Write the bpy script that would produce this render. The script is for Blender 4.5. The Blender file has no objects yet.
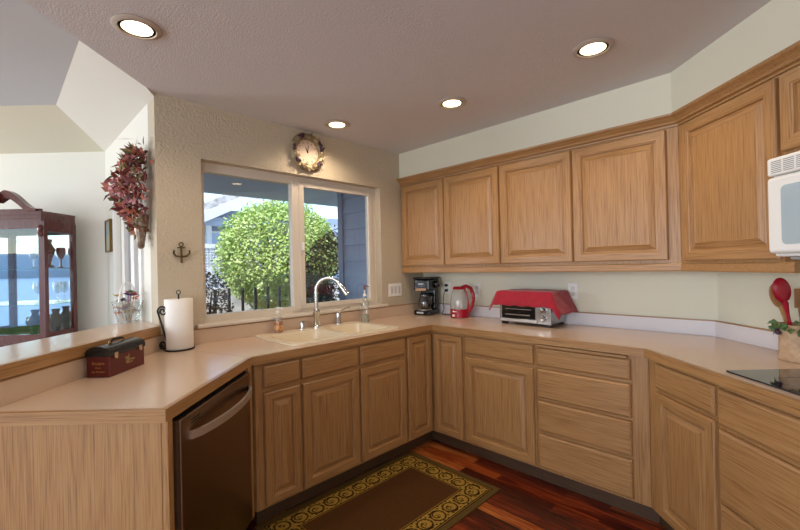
import bpy, bmesh, math, random
from mathutils import Vector, Matrix, Euler
R = math.radians
random.seed(7)
sc = bpy.context.scene
COL = sc.collection
S = math.sqrt(.5)

# ------------------------------------------------------------------ camera
cd = bpy.data.cameras.new('camera'); cam = bpy.data.objects.new('camera', cd); COL.objects.link(cam)
yaw, pitch, roll, F = .7868, .0029, -.0226, 405.64
fw = Vector((-math.sin(yaw)*math.cos(pitch), math.cos(yaw)*math.cos(pitch), math.sin(pitch)))
rt0 = Vector((math.cos(yaw), math.sin(yaw), 0)); up0 = rt0.cross(fw)
rt = rt0*math.cos(roll)+up0*math.sin(roll); up = -rt0*math.sin(roll)+up0*math.cos(roll)
M = Matrix((rt, up, -fw)).transposed().to_4x4(); M.translation = Vector((2.6548, -2.9657, 1.3623))
cam.matrix_world = M
cd.sensor_width = 36; cd.lens = 36*F/800; cd.clip_start = .02; cd.clip_end = 300
sc.camera = cam
sc.cycles.transparent_max_bounces = 24

# ------------------------------------------------------------------ world, sun, daylight, exposure
sc.view_settings.view_transform = 'Standard'; sc.view_settings.look = 'None'
sc.view_settings.gamma = 1; sc.view_settings.exposure = 0.15
w = bpy.data.worlds.new('World'); sc.world = w; w.use_nodes = True
wn = w.node_tree.nodes; wl = w.node_tree.links
sky = wn.new('ShaderNodeTexSky'); sky.sky_type = 'NISHITA'; sky.sun_disc = False
sky.sun_elevation = R(48); sky.sun_rotation = R(150); sky.dust_density = .3; sky.ozone_density = 1.5
wn['Background'].inputs['Strength'].default_value = .36
wl.new(sky.outputs[0], wn['Background'].inputs[0])
def lamp(name, kind, loc, energy, color, rot=None, to=None, **kw):
    l = bpy.data.lights.new(name, kind); l.energy = energy; l.color = color
    for k, v in kw.items(): setattr(l, k, v)
    o = bpy.data.objects.new(name, l); COL.objects.link(o); o.location = loc
    if to is not None: o.rotation_euler = (Vector(to)-Vector(loc)).to_track_quat('-Z', 'Y').to_euler()
    return o
lamp('sun', 'SUN', (0, 0, 10), 5.0, (1, .95, .86), to=Vector((0, 0, 10))+Vector((-.34, .45, -.82)), angle=R(.6))
lamp('fill_light_back', 'AREA', (2.3, -6.85, 1.45), 95, (.86, .92, 1), to=(1.6, 0, 1.5), shape='RECTANGLE', size=2.6, size_y=1.7)  # added daylight boost, mostly before solid wall beside the back opening
lamp('fill_light_east', 'AREA', (5.1, -4.6, 1.45), 22, (.9, .94, 1), to=(0, -3.2, 1.3), shape='RECTANGLE', size=2.6, size_y=1.7)  # added fill to brighten the room; the east wall has no window
lamp('daylight_dining_window', 'AREA', (-3.0, -6.4, 1.5), 110, (.95, .97, 1), to=(.6, -1.2, 1.5), shape='RECTANGLE', size=1.6, size_y=1.7)

# ------------------------------------------------------------------ helpers
def lin(h):
    if isinstance(h, str):
        h = h.lstrip('#'); h = tuple(int(h[i:i+2], 16) for i in (0, 2, 4))
    f = lambda c: (c/255/12.92) if c/255 <= .04045 else ((c/255+.055)/1.055)**2.4
    return tuple(f(c) for c in h)+(1,)
MATS = {}
def mat(name, col, rough=.5, metal=0, bump=0, bscale=200, bdist=.004, noise=None, nscale=20, spec=.5, coat=0, trans=0, emit=None, estr=0, sheen=0):
    """principled with an optional two-tone noise and an optional noise bump"""
    m = bpy.data.materials.new(name); m.use_nodes = True; MATS[name] = m
    nt = m.node_tree; n = nt.nodes; l = nt.links; p = n['Principled BSDF']
    p.inputs['Base Color'].default_value = lin(col); p.inputs['Roughness'].default_value = rough
    p.inputs['Metallic'].default_value = metal; p.inputs['Specular IOR Level'].default_value = spec
    p.inputs['Coat Weight'].default_value = coat; p.inputs['Transmission Weight'].default_value = trans
    p.inputs['Sheen Weight'].default_value = sheen
    if emit: p.inputs['Emission Color'].default_value = lin(emit); p.inputs['Emission Strength'].default_value = estr
    tc = n.new('ShaderNodeTexCoord')
    if noise:
        t = n.new('ShaderNodeTexNoise'); t.inputs['Scale'].default_value = nscale; t.inputs['Detail'].default_value = 4
        l.new(tc.outputs['Object'], t.inputs['Vector'])
        cr = n.new('ShaderNodeValToRGB'); cr.color_ramp.elements[0].position = .35; cr.color_ramp.elements[1].position = .65
        cr.color_ramp.elements[0].color = lin(col); cr.color_ramp.elements[1].color = lin(noise)
        l.new(t.outputs['Fac'], cr.inputs['Fac']); l.new(cr.outputs['Color'], p.inputs['Base Color'])
    if bump:
        t = n.new('ShaderNodeTexNoise'); t.inputs['Scale'].default_value = bscale; t.inputs['Detail'].default_value = 3
        l.new(tc.outputs['Object'], t.inputs['Vector'])
        b = n.new('ShaderNodeBump'); b.inputs['Strength'].default_value = bump; b.inputs['Distance'].default_value = bdist
        l.new(t.outputs['Fac'], b.inputs['Height']); l.new(b.outputs['Normal'], p.inputs['Normal'])
    return m
def wood(name, light, mid, dark, axis='z', rough=.36, coat=.15, fine=1.0):
    m = bpy.data.materials.new(name); m.use_nodes = True; MATS[name] = m
    nt = m.node_tree; n = nt.nodes; l = nt.links; p = n['Principled BSDF']
    tc = n.new('ShaderNodeTexCoord'); oi = n.new('ShaderNodeObjectInfo')
    mul = n.new('ShaderNodeVectorMath'); mul.operation = 'SCALE'; mul.inputs[0].default_value = (13, 7, 19)
    l.new(oi.outputs['Random'], mul.inputs['Scale'])
    add = n.new('ShaderNodeVectorMath'); add.operation = 'ADD'
    l.new(tc.outputs['Object'], add.inputs[0]); l.new(mul.outputs[0], add.inputs[1])
    def mp(sc_across, sc_along):
        q = n.new('ShaderNodeMapping'); v = [sc_across]*3; v['xyz'.index(axis)] = sc_along
        q.inputs['Scale'].default_value = v; l.new(add.outputs[0], q.inputs['Vector']); return q
    t1 = n.new('ShaderNodeTexNoise'); t1.inputs['Scale'].default_value = 1; t1.inputs['Detail'].default_value = 5; t1.inputs['Distortion'].default_value = .6
    l.new(mp(30*fine, 1.1).outputs[0], t1.inputs['Vector'])
    # cathedral figure: rings of a slowly varying field
    rg = n.new('ShaderNodeMath'); rg.operation = 'MULTIPLY'; rg.inputs[1].default_value = 6; l.new(t1.outputs['Fac'], rg.inputs[0])
    fr = n.new('ShaderNodeMath'); fr.operation = 'PINGPONG'; fr.inputs[1].default_value = .5; l.new(rg.outputs[0], fr.inputs[0])
    t2 = n.new('ShaderNodeTexNoise'); t2.inputs['Scale'].default_value = 1; t2.inputs['Detail'].default_value = 3
    l.new(mp(230*fine, 6).outputs[0], t2.inputs['Vector'])
    mx = n.new('ShaderNodeMath'); mx.operation = 'MULTIPLY_ADD'; mx.inputs[1].default_value = .24
    l.new(fr.outputs[0], mx.inputs[0])
    m2 = n.new('ShaderNodeMath'); m2.operation = 'MULTIPLY'; m2.inputs[1].default_value = .92; l.new(t2.outputs['Fac'], m2.inputs[0])
    l.new(m2.outputs[0], mx.inputs[2])
    cr = n.new('ShaderNodeValToRGB'); e = cr.color_ramp.elements
    e[0].position = .22; e[0].color = lin(dark); e[1].position = .85; e[1].color = lin(light)
    k = e.new(.5); k.color = lin(mid)
    l.new(mx.outputs[0], cr.inputs['Fac']); l.new(cr.outputs['Color'], p.inputs['Base Color'])
    p.inputs['Roughness'].default_value = rough; p.inputs['Coat Weight'].default_value = coat; p.inputs['Coat Roughness'].default_value = .25
    b = n.new('ShaderNodeBump'); b.inputs['Strength'].default_value = .12; b.inputs['Distance'].default_value = .001
    l.new(t2.outputs['Fac'], b.inputs['Height']); l.new(b.outputs['Normal'], p.inputs['Normal'])
    return m
OAK = ('#b68e60', '#a57a4c', '#785130')
oak_v = wood('oak_vertical', *OAK, axis='z'); oak_h = wood('oak_horizontal', *OAK, axis='x')
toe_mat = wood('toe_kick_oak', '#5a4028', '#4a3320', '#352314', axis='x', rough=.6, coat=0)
cherry = wood('cherry_wood', '#6e2c24', '#57201b', '#3a1311', axis='z', rough=.25, coat=.5)
laminate = mat('laminate_counter', '#d2b9a2', .2, noise='#ccb199', nscale=300, spec=.5)
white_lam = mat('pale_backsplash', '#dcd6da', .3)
paint_cream = mat('cream_paint', '#dedac6', .6, bump=.12, bscale=160)
paint_tan = mat('tan_paint', '#bfb29c', .6, bump=.8, bscale=60, bdist=.007)
paint_pale = mat('pale_paint', '#e6e4da', .65, bump=.08, bscale=140)
ceil_mat = mat('ceiling_paint', '#d3d2d6', .75, bump=.5, bscale=120, bdist=.004)
grey_ceil = mat('dining_ceiling_paint', '#c8ccd0', .75)
white_pl = mat('white_plastic', '#ecebe8', .35)
vinyl = mat('window_vinyl', '#d6ccbe', .4)
steel = mat('stainless_steel', '#cfc6bd', .38, metal=.85, bump=.05, bscale=900)
dark_steel = mat('brushed_dark_steel', '#93806f', .3, metal=1)
chrome = mat('chrome', '#d8d8d8', .12, metal=1)
toast_steel = mat('toaster_steel', '#a9a6a3', .27, metal=1)
black = mat('black_plastic', '#151414', .22)
black_m = mat('black_matte', '#0d0c0b', .7)
iron = mat('black_iron', '#1b1917', .4, metal=.4)
brass = mat('antique_brass', '#8a6d3f', .35, metal=1)
gold = mat('gilded_frame', '#a8977a', .5, metal=.3, bump=.3, bscale=90, noise='#7a6a4c', nscale=25)
pewter = mat('pewter', '#9a8778', .4, metal=.7, noise='#6e5d50', nscale=30)
red_gloss = mat('red_plastic', '#a01027', .18)
red_cloth = mat('red_towel', '#a8102a', .9, bump=.6, bscale=260, noise='#96102a', nscale=40, sheen=.3)
burg = mat('burgundy_box', '#5c1613', .3)
sink_mat = mat('sink_enamel', '#e9dcc2', .15)
stone = mat('carved_stoneware', '#c6a88a', .6, bump=.5, bscale=45, noise='#b09072', nscale=30)
paper = mat('paper_towel', '#f0ece6', .9, bump=.15, bscale=220)
spoonwood = mat('spoon_wood', '#a9794c', .55)
blackglass = mat('cooktop_glass', '#0c0d0f', .06, coat=.5)
purple = mat('grape_purple', '#3b2238', .3)
leafg = mat('leaf_green_ceramic', '#3f5a34', .5, noise='#5d7a4a', nscale=60)
soap_or = mat('orange_soap', '#d9822b', .12, trans=.4)
def glassy(name, tint=(1, 1, 1, 1), refl=.06, rough=.0, frost=0):
    m = bpy.data.materials.new(name); m.use_nodes = True; MATS[name] = m
    nt = m.node_tree; n = nt.nodes; l = nt.links; n.remove(n['Principled BSDF'])
    tr = n.new('ShaderNodeBsdfTransparent'); tr.inputs[0].default_value = tint
    gl = n.new('ShaderNodeBsdfGlossy'); gl.inputs['Roughness'].default_value = rough
    mx = n.new('ShaderNodeMixShader'); lw = n.new('ShaderNodeLayerWeight'); lw.inputs['Blend'].default_value = .5
    pw = n.new('ShaderNodeMath'); pw.operation = 'POWER'; pw.inputs[1].default_value = 3.5; l.new(lw.outputs['Facing'], pw.inputs[0])
    mm = n.new('ShaderNodeMath'); mm.operation = 'MULTIPLY_ADD'; mm.inputs[1].default_value = .7; mm.inputs[2].default_value = refl*.5
    l.new(pw.outputs[0], mm.inputs[0]); l.new(mm.outputs[0], mx.inputs['Fac'])
    if frost:
        df = n.new('ShaderNodeBsdfTranslucent'); df.inputs[0].default_value = (.85, .86, .85, 1); d2 = n.new('ShaderNodeBsdfDiffuse'); d2.inputs[0].default_value = (.8, .82, .8, 1)
        m3 = n.new('ShaderNodeMixShader'); l.new(df.outputs[0], m3.inputs[1]); l.new(d2.outputs[0], m3.inputs[2])
        m4 = n.new('ShaderNodeMixShader'); m4.inputs[0].default_value = frost; l.new(tr.outputs[0], m4.inputs[1]); l.new(m3.outputs[0], m4.inputs[2]); tr = m4
    l.new(tr.outputs[0], mx.inputs[1]); l.new(gl.outputs[0], mx.inputs[2])
    l.new(mx.outputs[0], n['Material Output'].inputs['Surface']); return m
glass = glassy('window_glass', (.95, .97, 1, 1), .12)
cab_glass = glassy('cabinet_glass', (.95, .97, .97, 1), .12)
clear = glassy('clear_plastic', (.95, .97, .96, 1), .2, .05, .12)
kettle_glass = glassy('kettle_glass', (.95, .95, .94, 1), .15, .03, .4)
carafe_glass = glassy('carafe_glass', (.45, .42, .4, 1), .3, .02)
mirror = mat('mirror', '#d2dbe0', .03, metal=1)
mw_glass = mat('microwave_window', '#a9b6ba', .08, spec=.7)

class MB:
    def __init__(s): s.v = []; s.f = []; s.m = []; s.sm = []
    def add(s, vs, fs, mi=0, smooth=False):
        o = len(s.v); s.v += [tuple(v) for v in vs]
        for f in fs: s.f.append([i+o for i in f]); s.m.append(mi); s.sm.append(smooth)
        return s
    def box(s, x0, x1, y0, y1, z0, z1, mi=0):
        return s.add([(x, y, z) for z in (z0, z1) for y in (y0, y1) for x in (x0, x1)],
              [(0, 2, 3, 1), (4, 5, 7, 6), (0, 1, 5, 4), (2, 6, 7, 3), (0, 4, 6, 2), (1, 3, 7, 5)], mi)
    def bm(s, b, mi=0, smooth=False, mtx=None):
        b.verts.index_update()
        s.add([(mtx @ v.co if mtx else v.co) for v in b.verts], [[v.index for v in f.verts] for f in b.faces], mi, smooth); b.free(); return s
    def rbox(s, x0, x1, y0, y1, z0, z1, r=.004, seg=2, mi=0, mtx=None):
        b = bmesh.new(); bmesh.ops.create_cube(b, size=1)
        for v in b.verts: v.co = Vector(((x0+x1)/2+v.co.x*(x1-x0), (y0+y1)/2+v.co.y*(y1-y0), (z0+z1)/2+v.co.z*(z1-z0)))
        bmesh.ops.bevel(b, geom=b.edges[:], offset=r, segments=seg, affect='EDGES', profile=.5)
        return s.bm(b, mi, False, mtx)
    def prism(s, pts, z0, z1, holes=(), mi=0):
        b = bmesh.new(); es = []
        for lp in [pts]+list(holes):
            vs = [b.verts.new((p[0], p[1], z0)) for p in lp]
            es += [b.edges.new((vs[i], vs[(i+1) % len(vs)])) for i in range(len(vs))]
        r = bmesh.ops.triangle_fill(b, use_beauty=True, use_dissolve=False, edges=es)
        fs = [g for g in r['geom'] if isinstance(g, bmesh.types.BMFace)]
        ex = bmesh.ops.extrude_face_region(b, geom=fs)
        for g in ex['geom']:
            if isinstance(g, bmesh.types.BMVert): g.co.z = z1
        bmesh.ops.recalc_face_normals(b, faces=b.faces[:])
        return s.bm(b, mi)
    def lathe(s, prof, c=(0, 0, 0), n=24, mi=0, smooth=True, mtx=None):
        vs = []; fs = []
        for r, z in prof:
            for k in range(n):
                a = 2*math.pi*k/n; v = Vector((r*math.cos(a), r*math.sin(a), z))
                if mtx: v = mtx @ v
                vs.append(v+Vector(c))
        for i in range(len(prof)-1):
            for k in range(n):
                fs.append((i*n+k, i*n+(k+1) % n, (i+1)*n+(k+1) % n, (i+1)*n+k))
        if prof[0][0] > 1e-6: fs.append(tuple(range(n))[::-1])
        if prof[-1][0] > 1e-6: fs.append(tuple((len(prof)-1)*n+k for k in range(n)))
        return s.add(vs, fs, mi, smooth)
    def tube(s, pts, r, n=8, mi=0, closed=False):
        pts = [Vector(p) for p in pts]; N = len(pts); vs = []; fs = []
        rr = r if isinstance(r, (list, tuple)) else [r]*N
        nrm = None
        for i, p in enumerate(pts):
            a = pts[i-1] if (i > 0 or closed) else p; b = pts[(i+1) % N] if (i < N-1 or closed) else p
            t = (b-a).normalized()
            if nrm is None:
                nrm = t.orthogonal().normalized()
            else:
                nrm = (nrm - t*nrm.dot(t))
                nrm = nrm.normalized() if nrm.length > 1e-6 else t.orthogonal().normalized()
            bn = t.cross(nrm)
            for k in range(n):
                q = 2*math.pi*k/n; vs.append(p+(nrm*math.cos(q)+bn*math.sin(q))*rr[i])
        for i in range(N if closed else N-1):
            j = (i+1) % N
            for k in range(n): fs.append((i*n+k, i*n+(k+1) % n, j*n+(k+1) % n, j*n+k))
        if not closed: fs += [tuple(range(n))[::-1], tuple((N-1)*n+k for k in range(n))]
        return s.add(vs, fs, mi, True)
    def ball(s, c, r, mi=0, seg=10, sx=1, sy=1, sz=1, rot=None):
        b = bmesh.new(); bmesh.ops.create_uvsphere(b, u_segments=seg, v_segments=max(5, seg*2//3), radius=r)
        m = Matrix.Translation(c) @ (rot.to_4x4() if rot else Matrix()) @ Matrix.Diagonal((sx, sy, sz, 1))
        return s.bm(b, mi, True, m)
    def leaf(s, c, d, up, ln, wd, mi=0, fold=.25):
        d = Vector(d).normalized(); side = d.cross(Vector(up)); side = side.normalized() if side.length > 1e-4 else d.orthogonal().normalized()
        nn = side.cross(d); c = Vector(c)
        a = c; m1 = c+d*ln*.45+side*wd*.5+nn*wd*fold; m2 = c+d*ln*.45-side*wd*.5+nn*wd*fold; t = c+d*ln
        return s.add([a, m1, t, m2], [(0, 1, 2), (0, 2, 3)], mi, False)
    def xf(s, mtx):
        s.v = [tuple(mtx @ Vector(v)) for v in s.v]; return s

def ob(name, mb, mats, parent=None, kind=None, label=None, loc=None, rotz=None):
    me = bpy.data.meshes.new(name); me.from_pydata(mb.v, [], mb.f)
    if not isinstance(mats, (list, tuple)): mats = [mats]
    for m in mats: me.materials.append(m)
    me.polygons.foreach_set('material_index', mb.m); me.polygons.foreach_set('use_smooth', mb.sm)
    b = bmesh.new(); b.from_mesh(me); bmesh.ops.recalc_face_normals(b, faces=b.faces[:]); b.to_mesh(me); b.free()
    if any(mb.sm) and hasattr(me, 'set_sharp_from_angle'): me.set_sharp_from_angle(angle=R(40))
    me.update(); o = bpy.data.objects.new(name, me); COL.objects.link(o)
    if parent: o.parent = parent
    if kind: o['kind'] = kind
    if label: o['label'] = label
    if loc: o.location = loc
    if rotz is not None: o.rotation_euler = (0, 0, rotz)
    return o
def tag(o, label, cat, group=None):
    o['label'] = label; o['category'] = cat
    if group: o['group'] = group
    return o
def thing(name, label, cat, loc=(0, 0, 0), rotz=0, group=None):
    o = bpy.data.objects.new(name, None); COL.objects.link(o); o.empty_display_size = .1
    o.location = loc; o.rotation_euler = (0, 0, rotz); return tag(o, label, cat, group)
def struct(name, mb, m): return ob(name, mb, m, kind='structure')
def text_mesh(txt, size, loc, rot, m, name, parent, extrude=.0004):
    c = bpy.data.curves.new(name, 'FONT'); c.body = txt; c.size = size; c.extrude = extrude; c.align_x = 'CENTER'; c.shear = .25
    t = bpy.data.objects.new(name+'_tmp', c); COL.objects.link(t)
    dg = bpy.context.evaluated_depsgraph_get(); me = bpy.data.meshes.new_from_object(t.evaluated_get(dg))
    bpy.data.objects.remove(t); me.materials.clear(); me.materials.append(m)
    o = bpy.data.objects.new(name, me); COL.objects.link(o); o.parent = parent; o.location = loc; o.rotation_euler = rot
    return o
def pen(t, n):            # along the peninsula towards the viewer / back from its front edge
    return (.645+t*S-n*S, -2.048-t*S-n*S)
YW = -2.302               # plane of the dining side wall and the end of the window wall
ZC = 2.40
WC = 2.285                # x + y of the diagonal wall

# ------------------------------------------------------------------ structure
floor_m = bpy.data.materials.new('plank_floor'); floor_m.use_nodes = True
def build_floor():
    n = floor_m.node_tree.nodes; l = floor_m.node_tree.links; p = n['Principled BSDF']
    tc = n.new('ShaderNodeTexCoord')
    br = n.new('ShaderNodeTexBrick'); br.offset = .37; br.offset_frequency = 2; br.squash = 1
    br.inputs['Scale'].default_value = 1; br.inputs['Brick Width'].default_value = .62; br.inputs['Row Height'].default_value = .083
    br.inputs['Mortar Size'].default_value = .0012; br.inputs['Mortar Smooth'].default_value = .2
    br.inputs['Color1'].default_value = (0, 0, 0, 1); br.inputs['Color2'].default_value = (1, 1, 1, 1); br.inputs['Mortar'].default_value = (.2, .2, .2, 1)
    l.new(tc.outputs['Object'], br.inputs['Vector'])
    mp = n.new('ShaderNodeMapping'); mp.inputs['Scale'].default_value = (3, 42, 3); l.new(tc.outputs['Object'], mp.inputs['Vector'])
    off = n.new('ShaderNodeVectorMath'); off.operation = 'ADD'; l.new(mp.outputs[0], off.inputs[0])
    sc2 = n.new('ShaderNodeVectorMath'); sc2.operation = 'SCALE'; sc2.inputs['Scale'].default_value = 17; l.new(br.outputs['Color'], sc2.inputs[0]); l.new(sc2.outputs[0], off.inputs[1])
    nz = n.new('ShaderNodeTexNoise'); nz.inputs['Scale'].default_value = 1.2; nz.inputs['Detail'].default_value = 5; nz.inputs['Distortion'].default_value = 1.2
    l.new(off.outputs[0], nz.inputs['Vector'])
    ad = n.new('ShaderNodeMath'); ad.operation = 'MULTIPLY_ADD'; ad.inputs[1].default_value = .45; l.new(br.outputs['Color'], ad.inputs[0])
    m2 = n.new('ShaderNodeMath'); m2.operation = 'MULTIPLY'; m2.inputs[1].default_value = .75; l.new(nz.outputs['Fac'], m2.inputs[0]); l.new(m2.outputs[0], ad.inputs[2])
    cr = n.new('ShaderNodeValToRGB'); e = cr.color_ramp.elements
    e[0].position = .3; e[0].color = lin('#220b06'); e[1].position = .95; e[1].color = lin('#cc8240')
    for q, c in ((.48, '#571a0d'), (.66, '#8e3c18')): k = e.new(q); k.color = lin(c)
    l.new(ad.outputs[0], cr.inputs['Fac'])
    mx = n.new('ShaderNodeMix'); mx.data_type = 'RGBA'; mx.inputs[7].default_value = lin('#1a0904')
    l.new(br.outputs['Fac'], mx.inputs[0]); l.new(cr.outputs[0], mx.inputs[6]); l.new(mx.outputs[2], p.inputs['Base Color'])
    p.inputs['Roughness'].default_value = .28
    struct('floor', MB().box(-5.6, 5.5, -7.2, .15, -.1, 0), floor_m)
build_floor()
struct('wall_window', MB().box(-.14, 0, YW, -2.05, 0, ZC+.2).box(-.14, 0, -.55, .15, 0, ZC+.2).box(-.14, 0, -2.05, -.55, 0, 1.0).box(-.14, 0, -2.05, -.55, 2.06, ZC+.2), paint_tan)
struct('wall_cabinets', MB().box(0, WC, 0, .15, 0, ZC+.1), paint_cream)
struct('wall_diagonal', MB().prism([(WC, 0), (WC+2.2, -2.2), (WC+2.31, -2.09), (WC+.2, .02), (WC, .02)], 0, ZC+.1), paint_cream)
SF = 1.838
struct('wall_soffit', MB().prism([(.001, -.001), (.001, -.303), (SF+.303, -.303), (SF+2.1, -2.1), (WC+2.1-.001, -2.1), (WC-.001, -.001)], 2.165, ZC), paint_cream)
struct('ceiling', MB().prism([(-.14, .15), (-.14, YW+.01), (0, YW), (2.3, YW-2.3), (5.4, YW-2.3), (5.4, .15)], ZC, ZC+.1), ceil_mat)
# dining room beyond the bar
P0 = Vector((-1.485, YW, 0)); DL = Vector((-S, -S, 0)); DN = Vector((S, -S, 0))     # far wall: leftwards / towards the room
far = lambda s_, off: tuple((P0+DL*s_+DN*off).xy)
struct('wall_dining_side', MB().box(-1.485, -1.10, YW, YW+.14, 0, 2.7).box(-.37, -.14, YW, YW+.14, 0, 2.7).box(-1.10, -.37, YW, YW+.14, 2.04, 2.7), paint_pale)
struct('wall_dining_far', MB().prism([far(0, 0), far(4.6, 0), far(4.6, -.14), far(-.1, -.14)], 0, 2.72), paint_pale)
E_ = (-.983, -2.655)
fl = lambda a: (E_[0]-S*a, E_[1]-S*a)
struct('ceiling_dining', MB().prism([E_, (5.4, E_[1]), (5.4, -7.3), (fl(6)[0], -7.3), fl(6)], 2.53, 2.62), grey_ceil)
struct('ceiling_slope_side', MB().add([(-1.485, YW, 2.38), (.0, YW, 2.38), (.36, E_[1], 2.531), (E_[0], E_[1], 2.531), (-1.485, YW, 2.42), (.0, YW, 2.55), (.36, E_[1], 2.6), (E_[0], E_[1], 2.6)],
       [(0, 1, 2, 3), (4, 7, 6, 5), (0, 4, 5, 1), (1, 5, 6, 2), (2, 6, 7, 3), (3, 7, 4, 0)]), paint_pale)
a0, a1 = far(4.6, 0), fl(4.6)
struct('ceiling_slope_far', MB().add([(-1.485, YW, 2.38), (a0[0], a0[1], 2.38), (a1[0], a1[1], 2.531), (E_[0], E_[1], 2.531), (-1.485, YW, 2.42), (a0[0], a0[1], 2.42), (a1[0], a1[1], 2.6), (E_[0], E_[1], 2.6)],
       [(0, 3, 2, 1), (4, 5, 6, 7), (0, 1, 5, 4), (1, 2, 6, 5), (2, 3, 7, 6), (3, 0, 4, 7)]), paint_cream)
struct('roof_slab', MB().prism([(-.14, .2), (5.5, .2), (5.5, -7.4), (-5.8, -7.4), (-5.8, -6.5), (-1.6, YW+.14), (-.14, YW+.14)], 2.72, 2.85), paint_cream)
struct('wall_back', MB().box(-5.6, -3.6, -7.15, -7, 0, 2.72).box(-3.6, 1.6, -7.15, -7, 0, .25).box(-3.6, 1.6, -7.15, -7, 2.2, 2.72).box(1.6, 5.5, -7.15, -7, 0, 2.72), paint_pale)
struct('wall_east', MB().box(5.3, 5.45, -7, .15, 0, 2.72), paint_pale)
struct('wall_west', MB().box(-5.5, -5.35, -7, -6.1, 0, 2.72), paint_pale)
HW = [pen(-.29, .62), pen(.736, .62), pen(.736, .74), pen(-.29+.06, .74)]
struct('wall_bar', MB().prism([(0.001, YW-.002), pen(.714, .622), pen(.714, .74), (-.135, YW-.002)], 0, 1.005), paint_cream)
# glazed door of the dining side wall
d = struct('door_1', MB().box(-1.095, -1.0, YW+.03, YW+.09, 0, 2.035).box(-.47, -.375, YW+.03, YW+.09, 0, 2.035).box(-1.0, -.47, YW+.03, YW+.09, 1.93, 2.035).box(-1.0, -.47, YW+.03, YW+.09, 0, .15)
       .box(-.80, -.70, YW+.03, YW+.09, .15, 1.93), white_pl)
ob('glass_pane', MB().box(-1.0, -.80, YW+.055, YW+.061, .15, 1.93).box(-.70, -.47, YW+.055, YW+.061, .15, 1.93), glass, d)
struct('trim_1', MB().box(-.37, -.31, YW-.014, YW, 0, 2.1).box(-1.16, -1.10, YW-.014, YW, 0, 2.1).box(-1.10, -.37, YW-.014, YW, 2.04, 2.1), white_pl)
# kitchen window
wf = struct('window_1', MB(), vinyl)
fx0, fx1 = -.13, -.07
m_ = MB().box(fx0, fx1, -2.05, -.55, 2.0, 2.06).box(fx0, fx1, -2.05, -.55, 1.005, 1.075).box(fx0, fx1, -2.05, -2.012, 1.075, 2.0).box(fx0, fx1, -.60, -.55, 1.075, 2.0)
m_.box(-.115, -.062, -1.385, -1.33, 1.04, 2.03)
ob('window_frame', m_, vinyl, wf)
m_ = MB().rbox(-.10, -.055, -1.33, -1.285, 1.055, 2.02, .004).rbox(-.10, -.055, -.64, -.60, 1.055, 2.02, .004).rbox(-.10, -.055, -1.285, -.64, 1.055, 1.09, .004).rbox(-.10, -.055, -1.285, -.64, 1.985, 2.02, .004)
ob('sliding_sash', m_, vinyl, wf)
ob('sash_latch', MB().rbox(-.055, -.038, -1.318, -1.298, 1.50, 1.56, .004), white_pl, wf)
ob('glass_pane', MB().box(-.105, -.100, -2.012, -1.385, 1.075, 2.0), glass, wf)
ob('glass_pane', MB().box(-.080, -.075, -1.285, -.64, 1.09, 1.985), glass, wf)
ob('window_sill', MB().rbox(-.07, .035, -2.10, -.50, 1.008, 1.032, .008, 3), vinyl, wf)

# ------------------------------------------------------------------ cabinet kit
def door_mb(x0, x1, z0, z1, y=0, frame=.058):
    """raised-panel door, front at y-.02; stiles use slot 0 (vertical grain), rails slot 1"""
    m = MB(); loops = []
    for ins, dep in ((0, 0), (0, .014), (.005, .02), (frame-.012, .02), (frame-.008, .0165), (frame-.003, .0155), (frame+.001, .006), (frame+.005, .006), (frame+.008, .009), (frame+.034, .0185), (frame+.036, .0172)):
        loops.append([(x0+ins, y-dep, z0+ins), (x1-ins, y-dep, z0+ins), (x1-ins, y-dep, z1-ins), (x0+ins, y-dep, z1-ins)])
    vs = [p for lp in loops for p in lp]; m.v = list(vs)
    for i in range(len(loops)-1):
        for k in range(4):
            a, b = i*4+k, i*4+(k+1) % 4
            m.f.append([a, b, b+4, a+4]); m.m.append(1 if (k in (0, 2) and i != 7) else 0); m.sm.append(False)
    q = (len(loops)-1)*4; m.f.append([q, q+1, q+2, q+3]); m.m.append(0); m.sm.append(False)
    m.f.append([3, 2, 1, 0]); m.m.append(0); m.sm.append(False)
    return m
def drawer_mb(x0, x1, z0, z1, y=0):
    m = MB(); loops = []
    for ins, dep in ((0, 0), (0, .010), (.004, .016), (.012, .02)):
        loops.append([(x0+ins, y-dep, z0+ins), (x1-ins, y-dep, z0+ins), (x1-ins, y-dep, z1-ins), (x0+ins, y-dep, z1-ins)])
    m.v = [p for lp in loops for p in lp]
    for i in range(3):
        for k in range(4):
            a, b = i*4+k, i*4+(k+1) % 4; m.f.append([a, b, b+4, a+4]); m.m.append(0); m.sm.append(False)
    m.f += [[12, 13, 14, 15], [3, 2, 1, 0]]; m.m += [0, 0]; m.sm += [False]*2
    return m
def add_door(t, x0, x1, z0, z1, frame=.058, label=None): return ob('door', door_mb(x0, x1, z0, z1, 0, frame), [oak_v, oak_h], t, label=label)
def add_drawer(t, x0, x1, z0, z1, name='drawer'): return ob(name, drawer_mb(x0, x1, z0, z1), oak_h, t)
def base_cab(label, loc, rotz, wd, depth=.585, cat='cabinet', name='base_cabinet', poly=None):
    t = thing(name, label, cat, (loc[0], loc[1], 0), rotz)
    p = poly or [(0, 0), (wd, 0), (wd, depth), (0, depth)]
    ob('carcass', MB().prism(p, .10, .872), oak_v, t)
    return t
def rails(t, x0, x1, zs):
    for z0, z1 in zs: ob('face_rail', MB().box(x0, x1, -.0011, -.0001, z0+.0005, z1-.0005), oak_h, t)
RA, RB, RCc, RP = R(90), 0, R(-45), R(135)
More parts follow.
